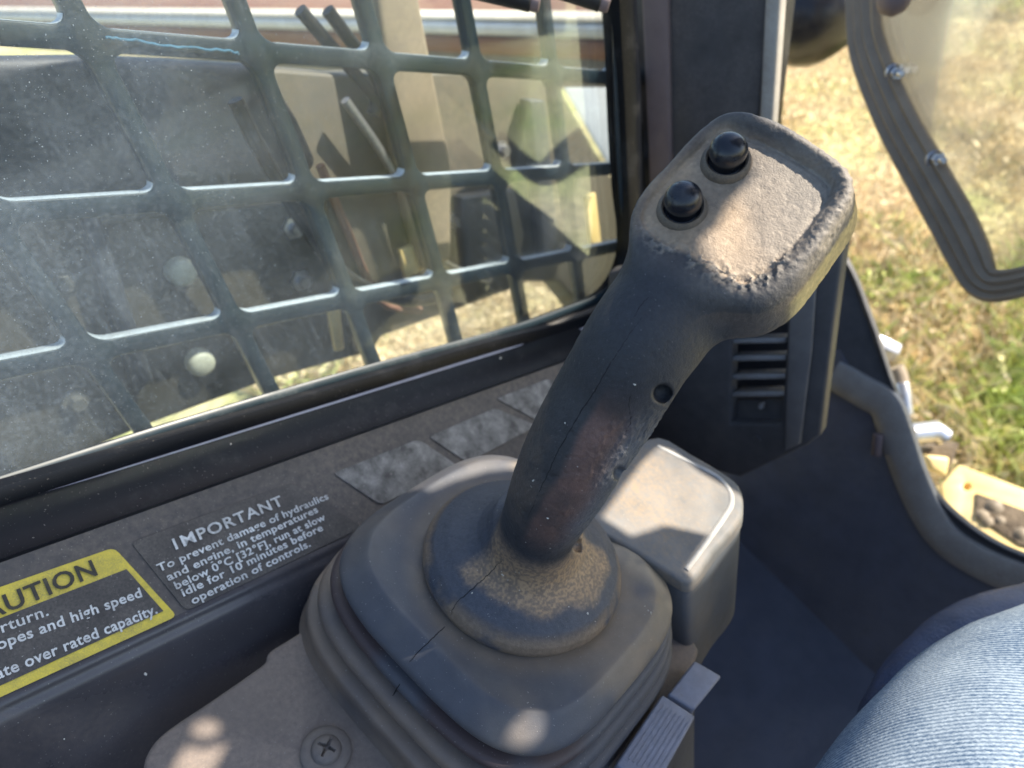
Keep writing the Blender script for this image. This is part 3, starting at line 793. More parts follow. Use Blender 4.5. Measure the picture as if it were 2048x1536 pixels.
# ------------------------------------------------------------------ side window
def onw(x, y, X=GX_): return on(x, y, np.array([X, 0, 0]), XA)
win = thing('side_window', onw(1000, 665), 'dusty side window pane in a black frame with rounded corner', 'window')
inner_px = [(1216, -60), (1219, 60), (1225, 250), (1233, 380), (1242, 460), (1238, 520), (1215, 568), (1180, 598), (1120, 622), (1000, 664), (700, 747), (350, 850), (0, 962), (-200, 1026)]
inner = [onw(*p) for p in inner_px]
inn = spline(inner, 6)
first, last = inn[0], inn[-1]
tl = np.array([GX_, last[1], first[2] + .25]); tr = np.array([GX_, first[1] + .02, first[2] + .25])
def offs(path, d, cen_):
    out = []
    for i, p in enumerate(path):
        t = nrm(path[min(i + 1, len(path) - 1)] - path[max(i - 1, 0)]); n = np.cross(t, XA)
        if (p - cen_).dot(n) < 0: n = -n
        out.append(p + n * d)
    return out
cw = onw(500, 350)
ringo = offs(inn, .030, cw)
loopi = inn + [np.array([GX_, last[1] - .25, last[2] + .10]), np.array([GX_, last[1] - .25, first[2] + .25]), tr]
# frame sheet: outer rectangle with the rounded opening
Yb, Yf = last[1] - .35, onw(1288, 300, GX_ + .012)[1]
zt = first[2] + .30
def lineZ(y, off): return -0.39623 * y + off
fo = [np.array([GX_, Yb, zt]), np.array([GX_, Yf, zt]), np.array([GX_, Yf, lineZ(Yf, -.36)]), np.array([GX_, Yb, lineZ(Yb, -.36)])]
hole = inn + [np.array([GX_, last[1] - .28, last[2] + .11]), np.array([GX_, last[1] - .28, zt - .03]), np.array([GX_, first[1], zt - .03])]
prism('window_frame', [p + XA * .012 for p in fo], -XA * .018, M['gloss'], win, holes=[[p + XA * .012 for p in hole]], bevel=.001, seg=1, ang=60)
sweep('inner_seal', [p + XA * .0135 for p in offs(inn, .0035, cw)], circ(.0035, 10), M['seal'], win, up=XA)
sweep('glazing_bead', [p + XA * .010 for p in offs(inn, -.004, cw)], circ(.0045, 8, .0025), M['cage'], win, up=XA)
bead = spline([onw(x, y, GX_ + .022) for x, y in [(-200, 1088), (0, 1019), (350, 908), (760, 779), (1000, 704), (1150, 664), (1215, 632), (1256, 566), (1276, 470), (1272, 250), (1262, 0), (1256, -120)]], 6)
sweep('trim_bead_highlight', bead[:39], circ(.0019, 10, .0017), M['bead'], win, up=XA)  # pale strip paints the trim's highlight, cut off where that fades
sweep('trim_channel', [p - XA * .006 for p in bead], [(-.011, -.006), (.011, -.006), (.011, .003), (.004, .006), (-.004, .006), (-.011, .003)], M['gloss'], win, up=XA)
# glass
gm = bpy.data.materials.new('dusty_glass'); gm.use_nodes = True; N = gm.node_tree.nodes; L = gm.node_tree.links; N.clear()
o_ = N.new('ShaderNodeOutputMaterial'); tr_ = N.new('ShaderNodeBsdfTransparent'); tr_.inputs[0].default_value = (.93, .97, .98, 1)
gl = N.new('ShaderNodeBsdfGlossy'); gl.inputs['Roughness'].default_value = .03; gl.inputs[0].default_value = (.92, .97, 1, 1)
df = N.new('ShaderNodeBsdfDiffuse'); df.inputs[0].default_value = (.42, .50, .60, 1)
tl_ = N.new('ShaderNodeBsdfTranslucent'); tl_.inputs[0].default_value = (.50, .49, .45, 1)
tc = N.new('ShaderNodeTexCoord')
def nz_(sc, det, a, b, lo_, hi2, vec=None, rough=.6):
    n = N.new('ShaderNodeTexNoise'); n.inputs['Scale'].default_value = sc; n.inputs['Detail'].default_value = det; n.inputs['Roughness'].default_value = rough
    L.new(vec or tc.outputs['Object'], n.inputs['Vector'])
    r = N.new('ShaderNodeMapRange'); r.inputs[1].default_value = a; r.inputs[2].default_value = b; r.inputs[3].default_value = lo_; r.inputs[4].default_value = hi2
    L.new(n.outputs[0], r.inputs[0]); return r.outputs[0]
def mth(op, a, b):
    m = N.new('ShaderNodeMath'); m.operation = op
    for i, v in ((0, a), (1, b)):
        if isinstance(v, (int, float)): m.inputs[i].default_value = v
        else: L.new(v, m.inputs[i])
    return m.outputs[0]
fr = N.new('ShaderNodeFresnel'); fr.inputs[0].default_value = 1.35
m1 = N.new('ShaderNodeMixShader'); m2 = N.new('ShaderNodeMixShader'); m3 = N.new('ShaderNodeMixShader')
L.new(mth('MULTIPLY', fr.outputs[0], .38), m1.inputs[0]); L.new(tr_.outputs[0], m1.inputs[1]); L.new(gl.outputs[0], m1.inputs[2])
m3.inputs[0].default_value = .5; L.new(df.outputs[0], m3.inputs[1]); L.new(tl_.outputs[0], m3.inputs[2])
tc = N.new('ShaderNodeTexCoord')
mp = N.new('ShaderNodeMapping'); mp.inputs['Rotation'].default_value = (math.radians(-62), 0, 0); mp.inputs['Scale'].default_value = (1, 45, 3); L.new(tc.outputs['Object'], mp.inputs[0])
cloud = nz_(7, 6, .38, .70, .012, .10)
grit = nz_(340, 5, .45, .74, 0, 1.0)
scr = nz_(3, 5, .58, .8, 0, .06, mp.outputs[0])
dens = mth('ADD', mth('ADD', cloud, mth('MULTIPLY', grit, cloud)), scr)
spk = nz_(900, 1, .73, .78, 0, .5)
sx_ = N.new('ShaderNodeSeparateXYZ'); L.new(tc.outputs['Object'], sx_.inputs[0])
wy = N.new('ShaderNodeMapRange'); wy.inputs[1].default_value = -.40; wy.inputs[2].default_value = .02; wy.inputs[3].default_value = 2.6; wy.inputs[4].default_value = .38; L.new(sx_.outputs[1], wy.inputs[0])  # dust thickened leftwards, also standing in for pale reflections in the glass
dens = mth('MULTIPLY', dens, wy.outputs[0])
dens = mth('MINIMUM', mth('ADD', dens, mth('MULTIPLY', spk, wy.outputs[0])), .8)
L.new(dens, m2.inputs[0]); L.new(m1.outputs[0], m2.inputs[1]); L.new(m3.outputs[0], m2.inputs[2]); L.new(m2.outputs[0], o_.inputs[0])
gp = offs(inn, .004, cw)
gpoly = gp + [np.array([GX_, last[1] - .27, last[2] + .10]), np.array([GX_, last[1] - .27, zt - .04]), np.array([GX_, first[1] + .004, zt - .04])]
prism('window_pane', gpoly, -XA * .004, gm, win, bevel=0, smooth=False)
# two dark latch knobs hanging at the top
for x0, x1, nm in ((985, 1075, 'near'), (1165, 1215, 'far')):
    a = at(x0 - 60, -30, .50); b_ = at(x1 - 12, 2, .50)
    t = thing('window_latch', a, 'black %s window latch end at the top of the pane' % ('long' if nm == 'near' else 'short brown-tipped'), 'latch')
    sweep('latch_rod', [a, b_], circ(.0075, 16), M['hose'], t, bevel=.001)
    lathe('latch_tip', [(0, 0), (.006, .0002), (.0068, .003), (.0066, .006)], b_ + nrm(b_ - a) * .0062, -nrm(b_ - a), M['stripe'], t, 20)

# ------------------------------------------------------------------ window guard outside the glass
GC = -.460
cage = thing('window_guard', np.array([GC, .2, -.2]), 'black punched steel guard with rounded openings outside the side window', 'guard')
def wc(y, off): return np.array([GC, y, -0.39623 * y + off])
ys = [.0422 + .0902 * k for k in range(-6, 8)]; off = [.076, -.020, -.116, -.212, -.308]
HB = .0066; VB = .0058
hl = []
for i in range(len(ys) - 1):
    for j in range(len(off) - 1):
        y0, y1 = ys[i] + VB, ys[i + 1] - VB; o1_, o0_ = off[j] - HB, off[j + 1] + HB
        r = .0085
        P2 = roundrect2(y1 - y0, o1_ - o0_, r, 5)
        hl.append([wc((y0 + y1) / 2 + a, (o0_ + o1_) / 2 + b) for a, b in P2])
oc = [wc(ys[0] - .02, -.325), wc(ys[-1] + .02, -.325), wc(ys[-1] + .02, .10), wc(ys[0] - .02, .10)]
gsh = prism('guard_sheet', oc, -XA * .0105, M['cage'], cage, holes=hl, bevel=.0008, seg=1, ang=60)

gsh.data.materials.append(M['edge_glint'])
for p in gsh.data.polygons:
    if abs(p.normal.x) < .5 and p.normal.z > .35: p.material_index = 1  # upward hole edges painted pale to stand for sun glint
# ------------------------------------------------------------------ machinery and ground outside the side window
def onx(x, y, X): return on(x, y, np.array([X, 0, 0]), XA)
arm = thing('loader_arm', onx(700, 500, -.62), 'broad dusty dark loader arm just outside the window guard', 'loader arm')
AX = -.60
ao = [(-420, 200), (150, 150), (560, 138), (700, 150), (960, 142), (1118, 152), (1128, 190), (1216, 345), (1262, 400), (1262, 640), (1180, 640), (1147, 597), (1120, 564), (1054, 564), (1034, 576), (917, 619), (765, 673), (745, 705), (550, 757), (300, 850), (-420, 1150)]
prism('arm_plate', [onx(x, y, AX) for x, y in ao], -XA * .05, M['arm'], arm, bevel=.004, seg=2)
prism('arm_box', [onx(x, y, AX + .022) for x, y in [(-420, 120), (180, 112), (500, 128), (545, 150), (600, 240), (640, 330), (590, 372), (300, 392), (-420, 430)]], -XA * .022, M['armdark'], arm, bevel=.008, seg=3)
prism('gusset_plate', [onx(x, y, AX + .016) for x, y in [(655, 395), (790, 380), (820, 500), (790, 560), (700, 590), (665, 500)]], -XA * .016, M['arm'], arm, bevel=.004)
prism('upright_plate', [onx(x, y, AX + .02) for x, y in [(925, 395), (1030, 378), (1050, 470), (1040, 530), (935, 550)]], -XA * .02, M['armgrey'], arm, bevel=.004)
for q in ([(800, 500), (850, 480), (862, 530), (812, 560)], [(1172, 395), (1192, 385), (1205, 500), (1185, 510)], [(655, 610), (680, 600), (690, 700), (672, 705)]):
    prism('yellow_patch', [onx(x, y, AX + .022) for x, y in q], -XA * .006, M['yellow'], arm, bevel=.002)
ln = thing('pale_reflection', onx(760, 300, -.56), 'tan band painted for a window reflection, with two hydraulic pipes', 'link')
prism('reflection_band', [onx(x, y, -.565) for x, y in [(745, -60), (830, -60), (870, 150), (905, 330), (905, 520), (855, 545), (820, 430), (790, 250)]], -XA * .02, M['link'], ln, bevel=.006, seg=3)  # made-up tan slab that paints a reflection seen in the glass
sweep('hydraulic_pipe', spline([onx(x, y, -.54) for x, y in [(600, 20), (660, 90), (720, 160), (750, 200), (745, 230)]], 6), circ(.0055, 10), M['hose'], ln)
sweep('hydraulic_pipe', spline([onx(x, y, -.54) for x, y in [(655, 20), (700, 80), (750, 145), (762, 180), (752, 215)]], 6), circ(.0055, 10), M['hose'], ln)
prism('stiffener', [onx(x, y, AX + .02) for x, y in [(165, 430), (200, 425), (310, 760), (275, 790)]], -XA * .018, M['armdark'], arm, bevel=.003)
prism('stiffener', [onx(x, y, AX + .02) for x, y in [(1060, 200), (1092, 200), (1120, 520), (1090, 530)]], -XA * .018, M['armdark'], arm, bevel=.003)
for x, y in [(585, 455), (640, 470), (600, 560), (905, 440), (1000, 300), (720, 420), (760, 470), (120, 560), (150, 800), (60, 330), (470, 220)]:
    p = onx(x, y, AX + .001); lathe('bolt', [(0, .012), (.006, .012), (.0065, .010), (.0065, .004), (.011, .0035), (.011, 0)], p, XA, M['steel'] if x > 500 else M['armgrey'], arm, 6)
sweep('weld_bead', [onx(x, y, AX + .001) for x, y in [(200, 440), (420, 410), (640, 400)]], circ(.004, 8), M['armgrey'], arm)
sweep('rigid_pipe', spline([onx(x, y, AX + .02) for x, y in [(690, 200), (760, 300), (830, 420), (880, 520), (980, 560)]], 5), circ(.0045, 8), M['steel'], arm)
sweep('rigid_pipe', spline([onx(x, y, AX + .02) for x, y in [(640, 330), (690, 450), (760, 600), (840, 620)]], 5), circ(.0045, 8), M['rust'], arm)
for x, y, lb in ((357, 540, 'round cream plug on the loader arm, the upper of two'), (395, 720, 'round cream plug on the loader arm, the lower of two')):
    p = onx(x, y, AX + .001)
    prf = [(0, .0), (.0165, .0), (.0165, .008), (.015, .012), (.011, .014), (0, .0148)]
    tag(lathe('round_plug', [(.0122 / .0165 * a, b) for a, b in prf], p, XA, M['plug'], None, 28), lb, 'plug', 'cream plugs on the loader arm')
sweep_p = thing('hydraulic_hose', onx(620, 500, -.53), 'black hydraulic hose looping down behind the guard', 'hose')
sweep('hose', spline([onx(x, y, -.53) for x, y in [(470, 200), (520, 300), (590, 420), (680, 540), (800, 600), (900, 590)]], 6), circ(.006, 10), M['hose'], sweep_p)

tag(sweep('blue_twine', [p + RNG.normal(0, .0003, 3) for p in spline([onx(x, y, GC + .002) for x, y in [(212, 74), (262, 80), (330, 90), (400, 97), (455, 101), (478, 108)]], 6)], circ(.0007, 6), M['twine'], None), 'frayed pale blue twine lying along an upper guard opening', 'twine')
GZ = -1.65
def ong(x, y, z=GZ): return on(x, y, np.array([0, 0, z]), ZA)
tr0 = ong(300, 40, -.85)
trl = thing('flatbed_trailer', tr0, 'long low trailer with cream rail and rusty side beyond the machine', 'trailer')
a = ong(-250, 22, -.85); b_ = ong(1290, 50, -.85); dv = nrm(b_ - a); pv = np.cross(ZA, dv)
if pv.dot(a) < 0: pv = -pv
def beam(nm, z0, z1, d0, d1, m):
    P = [a + pv * d0, b_ + pv * d0, b_ + pv * d1, a + pv * d1]
    P = [np.array([p[0], p[1], z0]) for p in P]
    return prism(nm, P, ZA * (z1 - z0), m, trl, bevel=.01, seg=1)
beam('top_rail', -.85, -.828, 0, .10, M['cream']); beam('side_board', -.905, -.852, -.02, .06, M['white']); beam('deck_side', -.985, -.907, -.03, .8, M['rust']); beam('lower_rail', -1.14, -.99, .02, .7, M['armgrey'])
pb = thing('white_panel', ong(1180, 260, -1.3), 'pale slanted panel seen through the window near its right edge', 'panel')
prism('panel_sheet', [at(x, y, 1.5) for x, y in [(1128, 175), (1240, 175), (1240, 345), (1218, 335)]], at(1180, 260, .05), M['white'], pb, bevel=.004)

# ------------------------------------------------------------------ pillar, vent column, front frame
pd = .70
PN = nrm(np.array([.10, -1., .05]))
pp0 = at(1430, 200, pd)
def onp(x, y, d=0): return on(x, y, pp0 + PN * d, PN)
pil = thing('cab_pillar', onp(1430, 300), 'charcoal cab corner pillar between the side window and the front door opening', 'pillar')
prism('pillar_core', [onp(x, y) for x, y in [(1240, -80), (1560, -80), (1528, 230), (1500, 700), (1300, 760)]], -PN * .05, M['black'], pil, bevel=.003)
prism('foam_pad', [onp(x, y, .006) for x, y in [(1330, -80), (1545, -80), (1512, 300), (1490, 560), (1350, 560)]], -PN * .006, M['pillar'], pil, bevel=.003)
prism('brown_strip', [onp(x, y, .012) for x, y in [(1278, -80), (1333, -80), (1340, 300), (1352, 700), (1305, 700), (1296, 300)]], -PN * .013, M['stripe'], pil, bevel=.003)
prism('sunlit_edge_strip', [onp(x, y, .014) for x, y in [(1533, -80), (1566, -80), (1545, 240), (1520, 520), (1500, 520), (1518, 240)]], -PN * .016, M['lip'], pil, bevel=.003)  # pale colour paints sunlight along the pillar's right edge

vd_ = .66
VN = nrm(np.array([.10, -1., .12]))
vp0 = at(1500, 760, vd_)
def onv(x, y, d=0): return on(x, y, vp0 + VN * d, VN)
vc = thing('air_vent', onv(1510, 760), 'black louvred air vent in the front column right of the joystick', 'vent')
vo = [(1215, 545), (1690, 470), (1668, 640), (1640, 872), (1612, 893), (1480, 955), (1380, 930), (1215, 900)]
vh = [(1468, 560), (1574, 560), (1572, 700), (1562, 850), (1460, 850), (1462, 700)]
prism('vent_column', [onv(x, y) for x, y in vo], -VN * .018, M['vent'], vc, holes=[[onv(x, y) for x, y in vh]], bevel=.003, seg=2, ang=60)
for k, yy in enumerate([600, 640, 678, 713, 750, 785]):
    y = yy; x0, x1 = 1464, 1571
    P = [onv(x0, y, -.004), onv(x1, y - 2, -.004), onv(x1, y + 8, -.004), onv(x0, y + 10, -.004)]
    prism('louvre', P, -VN * .020 - ZA * .006, M['slat'], vc, bevel=.0008, seg=1)
prism('vent_tray', [onv(1462, 800, -.018), onv(1568, 798, -.018), onv(1566, 850, -.010), onv(1462, 852, -.010)], -VN * .004, M['vent'], vc, bevel=.001)
lathe('vent_stub', [(0, .010), (.0022, .009), (.003, .006), (.0015, 0)], onv(1528, 805, -.016), VN, M['slat'], vc, 12)
prism('vent_back', [onv(x, y, -.05) for x, y in [(1440, 540), (1600, 540), (1600, 880), (1440, 880)]], -VN * .004, M['armdark'], vc)
sweep('column_edge_highlight', [onv(1652, 484, -.006), onv(1642, 640, -.005), onv(1628, 760, -.005), onv(1612, 874, -.005)], circ(.0028, 12, .0040), M['lip'], vc, up=VN)  # pale rod painting the specular highlight of the column's rounded corner
prism('column_panel', [onv(x, y, .0002) for x, y in [(1586, 505), (1640, 497), (1626, 700), (1603, 884), (1572, 898)]], VN * .004, M['panel'], vc, bevel=.0015, seg=2)
lathe('screw_cap', [(0, .0012), (.003, .001), (.0035, 0)], onv(1515, 877, .0002), VN, M['vent'], vc, 16)
sweep('column_rib', [onv(1622, 560, .001), onv(1612, 700, .001), onv(1598, 880, .001)], circ(.0015, 8), M['vent'], vc, up=VN)
# lower rail below the window between pillar and console
# ------------------------------------------------------------------ footwell: floor, front panel, door sill lip
FN = nrm(NB + np.array([-.10, -.75, .25]))
fp0 = at(1700, 1200, .98)
def onf(x, y): return on(x, y, fp0, FN)
flo = prism('floor', [onf(*p) for p in [(1000, 1150), (1450, 1010), (1640, 1040), (1780, 1130), (1900, 1230), (2100, 1300), (2500, 1500), (2500, 2600), (1000, 2600)]], -FN * .02, M['floor'])
tag(flo, kind='structure')
# low tub of the cab around the seat: its sides reach up to the window sill
tub = thing('cab_tub', np.array([-.42, 0, -.8]), 'dark low cab side walls below the window sill', 'cab wall')
def bx(nm, a_, b_, m_):
    x0, y0, z0 = a_; x1, y1, z1 = b_
    prism(nm, [np.array(p, float) for p in ((x0, y0, z0), (x1, y0, z0), (x1, y1, z0), (x0, y1, z0))], ZA * (z1 - z0), m_, tub)
prism('left_wall', [np.array([-.395, -.75, -.15]), np.array([-.395, .60, -.55]), np.array([-.395, .60, -1.15]), np.array([-.395, -.75, -1.15])], -XA * .01, M['black'], tub)
bx('rear_wall', (-.42, -.78, -1.15), (1.0, -.76, -.10), M['black']); bx('right_wall', (1.0, -.78, -1.15), (1.02, .5, -.25), M['black']); bx('tub_base', (-.42, -.78, -1.18), (1.02, .55, -1.152), M['floor'])
fd = .84
LN = nrm(np.array([-.15, -1., .35]))
lp0 = at(1780, 860, fd)
def onl(x, y, d=0): return on(x, y, lp0 + LN * d, LN)
ds = thing('door_sill', onl(1780, 900), 'curved grey door sill lip framing the front opening above the black footwell', 'door sill')
op = [(1640, 480), (1690, 520), (1740, 640), (1790, 790), (1830, 900), (1868, 985), (1920, 1040), (1985, 1085), (2060, 1118), (2200, 1165)]
ip = [(1660, 748), (1720, 785), (1765, 812), (1790, 870), (1815, 950), (1850, 1030), (1890, 1085), (1960, 1128), (2050, 1165), (2200, 1215)]
# dark outer band between opening and lip
opw = spline([onl(*p) for p in op], 5)
low_ = [onl(2200, 1900), onl(1300, 1900), onl(1300, 1000), onl(1500, 700)]
prism('front_panel', opw + low_, -LN * .012, M['vent'], ds, bevel=.002, seg=1)
mid = [(1655, 762), (1712, 793), (1752, 818), (1772, 868), (1800, 950), (1838, 1035), (1880, 1092), (1950, 1138), (2045, 1178), (2200, 1232)]
ctr = [(x * .5 + X * .5 + 10, y * .5 + Y * .5 - 6) for (x, y), (X, Y) in zip(ip, mid)]
sweep('sill_lip', spline([onl(x, y, .004) for x, y in ctr], 6), [(-.019, -.006), (.019, -.006), (.021, 0), (.0185, .0035), (.006, .006), (-.014, .0045), (-.0185, .002)], M['lip'], ds, up=LN)
sweep('outer_bead', [p + LN * .001 for p in opw], circ(.0022, 8), M['sealblk'], ds, up=LN)
sweep('clip', [onl(1757, 868, .012), onl(1753, 910, .012)], circ(.006, 10), M['stripe'], ds, bevel=.001)
prism('footwell_panel', [onl(x, y, .0) for x, y in [(1400, 700), (1680, 700), (1760, 830), (1850, 1050), (2200, 1240), (2200, 2300), (1200, 2300)]], LN * .0015, M['footwell'], ds)  # thin footwell sheet, lighter than the floor

# ------------------------------------------------------------------ swung door with its rubber seal
dd = .74
DN = nrm(np.array([-.55, -1., .25])); dp0 = at(1850, 350, dd)
def ond(x, y, d=0): return on(x, y, dp0 + DN * d, DN)
door = thing('glass_door', ond(1800, 200), 'open glass door edged with thick brown ribbed rubber', 'door')
cl = [(1725, -80), (1727, 40), (1735, 100), (1760, 170), (1800, 260), (1850, 350), (1900, 440), (1935, 510), (1958, 555), (1990, 572), (2060, 560), (2150, 530)]
seal_prof = [(-.026, -.006), (.026, -.006), (.027, .002), (.020, .008), (.012, .004), (.006, .009), (-.002, .005), (-.008, .010), (-.016, .005), (-.022, .008), (-.027, .001)]
sw_ = [1.0] * 200
pathd = spline([ond(*p) for p in cl], 6)
scl = [.90 - .38 * smooth01((i / len(pathd) - .55) / .35) for i in range(len(pathd))]
sweep('door_seal', pathd, seal_prof, M['doorseal'], door, up=DN, scale=scl)
pg = bpy.data.materials.new('hazy_door_glass'); pg.use_nodes = True; N = pg.node_tree.nodes; L = pg.node_tree.links; N.clear()
o_ = N.new('ShaderNodeOutputMaterial'); t_ = N.new('ShaderNodeBsdfTransparent'); t_.inputs[0].default_value = (.93, .95, .93, 1)
g_ = N.new('ShaderNodeBsdfGlossy'); g_.inputs['Roughness'].default_value = .05
d_ = N.new('ShaderNodeBsdfTranslucent'); d_.inputs[0].default_value = (.62, .58, .50, 1)
ma, mb = N.new('ShaderNodeMixShader'), N.new('ShaderNodeMixShader')
fr2 = N.new('ShaderNodeFresnel'); fr2.inputs[0].default_value = 1.45
L.new(fr2.outputs[0], ma.inputs[0]); L.new(t_.outputs[0], ma.inputs[1]); L.new(g_.outputs[0], ma.inputs[2])
tc = N.new('ShaderNodeTexCoord')
mpp = N.new('ShaderNodeMapping'); mpp.inputs['Rotation'].default_value = (0, .5, .4); mpp.inputs['Scale'].default_value = (40, 3, 3); L.new(tc.outputs['Object'], mpp.inputs[0])
dens = mth('ADD', nz_(5, 5, .3, .8, .06, .15), nz_(3, 3, .62, .75, 0, .10, mpp.outputs[0]))
L.new(dens, mb.inputs[0]); L.new(ma.outputs[0], mb.inputs[1]); L.new(d_.outputs[0], mb.inputs[2]); L.new(mb.outputs[0], o_.inputs[0])
gpth = [ond(*p) for p in cl[:-1]]
prism('door_pane', spline(gpth, 4) + [ond(2600, 400), ond(2600, -400), ond(1725, -400)], -DN * .005, pg, door, smooth=False)
for i, (x, y) in enumerate([(1790, 145), (1872, 318)]):
    p = ond(x, y, .001); q = ond(x + 30, y + 6, .012); axb = nrm(q - p)
    p = p - axb * .004
    o = lathe('hinge_bolt', [(0, 0), (.009, 0), (.009, .003), (.0075, .004)], p, axb, M['steel'], door, 16)
    lathe('bolt_nut', [(0, .012), (.0065, .012), (.0068, .004), (.0068, .003)], p, axb, M['steel'], door, 6, smooth=False)
    lathe('bolt_end', [(0, .022), (.003, .0215), (.0035, .020), (.0035, .010)], p, axb, M['steel'], door, 12)
kb = ond(1800, -8, .01)
lathe('door_knob', [(0, .02), (.010, .019), (.017, .014), (.019, .006), (.017, 0), (0, 0)], kb, DN, M['stripe'], door, 28)

# work lamp behind the pillar at the top
wl = thing('work_lamp', at(1615, 60, 1.0), 'black rounded lamp housing with amber strip beyond the pillar', 'lamp')
lathe('lamp_housing', [(0, -.07), (.05, -.065), (.075, -.03), (.080, 0), (.076, .03), (.05, .06), (0, .065)], at(1615, 10, 1.0), nrm([.2, -.5, 1]), M['lamp'], wl, 32)
sweep('amber_strip', [at(1585, 2, .95), at(1612, -4, .95), at(1640, -14, .95)], circ(.010, 8, .004), M['orange'], wl, up=R @ np.array([0, 0, 1.]))

# yellow attachment outside, below the door opening
att = thing('yellow_bracket', at(1960, 1000, 1.25), 'pale yellow bracket plate with bolt hole outside the front opening', 'bracket')
AN = nrm(np.array([.05, -.25, 1.])); ap0 = at(1960, 1000, 1.25)
def ona(x, y, d=0): return on(x, y, ap0 + AN * d, AN)
hc = [ona(1934 + 8 * math.cos(t), 973 + 7 * math.sin(t)) for t in np.linspace(0, 2 * math.pi, 14, endpoint=False)]
prism('bracket_plate', [ona(x, y) for x, y in [(1882, 968), (1918, 928), (2150, 1015), (2150, 1200), (1900, 1100)]], -AN * .03, M['yellow'], att, holes=[hc], bevel=.003, ang=60)
prism('mud_patch', [ona(x, y, .004) for x, y in [(1952, 985), (2150, 1055), (2150, 1120), (2040, 1090), (1950, 1030)]], -AN * .008, M['mud'], att, bevel=.002)
for x, y, s in ((1988, 1012, .020), (1965, 1030, .016), (1975, 1042, .014), (2000, 1040, .012), (2044, 1068, .018)):
    lathe('mud_lump', [(0, s * .35), (s * .4, s * .3), (s * .75, 0)], ona(x, y, .004), AN, M['link'], att, 7)
cpl = thing('hydraulic_coupler', at(1860, 880, 1.2), 'silver coupler with amber cap beside the yellow bracket', 'coupler')
sweep('coupler_body', [at(1822, 868, 1.2), at(1870, 862, 1.2), at(1886, 875, 1.2)], circ(.018, 14), M['steel'], cpl)
prism('coupler_block', [at(1850, 900, 1.2), at(1922, 885, 1.2), at(1900, 945, 1.2), at(1860, 925, 1.2)], R @ np.array([0, 0, -.05]), M['mud'], cpl, bevel=.004)
prism('coupler_cap', [at(1852, 910, 1.18), at(1902, 915, 1.18), at(1895, 955, 1.18), at(1862, 940, 1.18)], R @ np.array([0, 0, -.02]), M['yellow'], cpl, bevel=.006, seg=3)
cp2 = thing('hose_fitting', at(1770, 700, 1.2), 'silver hose fitting above a rusty elbow outside the front opening', 'fitting')
sweep('fitting_nut', [at(1735, 680, 1.2), at(1790, 705, 1.2)], circ(.019, 6), M['steel'], cp2, bevel=.002)
sweep('elbow', spline([at(1790, 735, 1.2), at(1800, 760, 1.2), at(1800, 800, 1.2), at(1805, 840, 1.2)], 4), circ(.014, 12), M['doorseal'], cp2)
sweep('fitting_collar', [at(1803, 765, 1.19), at(1812, 830, 1.19)], circ(.012, 12), M['steel'], cp2, bevel=.002)

# ------------------------------------------------------------------ operator's leg and seat bolster
dm = bpy.data.materials.new('pale_denim'); dm.use_nodes = True; N = dm.node_tree.nodes; L = dm.node_tree.links
b = N['Principled BSDF']; b.inputs['Roughness'].default_value = .9; b.inputs['Specular IOR Level'].default_value = .15
uvn = N.new('ShaderNodeUVMap'); uvn.uv_map = 'weave'
def wave(rot, sc, dist, dscale=2.0):
    m = N.new('ShaderNodeMapping'); m.inputs['Rotation'].default_value = (0, 0, math.radians(rot)); L.new(uvn.outputs[0], m.inputs[0])
    w_ = N.new('ShaderNodeTexWave'); w_.inputs['Scale'].default_value = sc; w_.inputs['Distortion'].default_value = dist; w_.inputs['Detail'].default_value = 3; w_.inputs['Detail Scale'].default_value = dscale
    L.new(m.outputs[0], w_.inputs[0]); return w_.outputs['Fac']
tw = wave(58, 165, 2.6, 4); tw2 = wave(-30, 160, 4, 3)
tcd = N.new('ShaderNodeTexCoord')
def nzd(sc, det):
    n = N.new('ShaderNodeTexNoise'); n.inputs['Scale'].default_value = sc; n.inputs['Detail'].default_value = det; L.new(tcd.outputs['Object'], n.inputs['Vector']); return n.outputs[0]
def mth2(op, a, b_):
    m = N.new('ShaderNodeMath'); m.operation = op
    for i, v in ((0, a), (1, b_)):
        if isinstance(v, (int, float)): m.inputs[i].default_value = v
        else: L.new(v, m.inputs[i])
    return m.outputs[0]
f_ = mth2('ADD', mth2('MULTIPLY', mth2('MULTIPLY', tw, nzd(420, 5)), .65), mth2('MULTIPLY', nzd(600, 5), .50))
f_ = mth2('ADD', f_, mth2('MULTIPLY', mth2('SUBTRACT', nzd(16, 7), .5), .9))
cr = N.new('ShaderNodeValToRGB'); cr.color_ramp.elements[0].color = (.07, .12, .20, 1); cr.color_ramp.elements[0].position = .15; cr.color_ramp.elements[1].color = (.46, .54, .61, 1); cr.color_ramp.elements[1].position = .75
L.new(f_, cr.inputs[0]); L.new(cr.outputs[0], b.inputs['Base Color'])
bp_ = N.new('ShaderNodeBump'); bp_.inputs['Strength'].default_value = .35; bp_.inputs['Distance'].default_value = .0006; L.new(f_, bp_.inputs['Height']); L.new(bp_.outputs[0], b.inputs['Normal'])

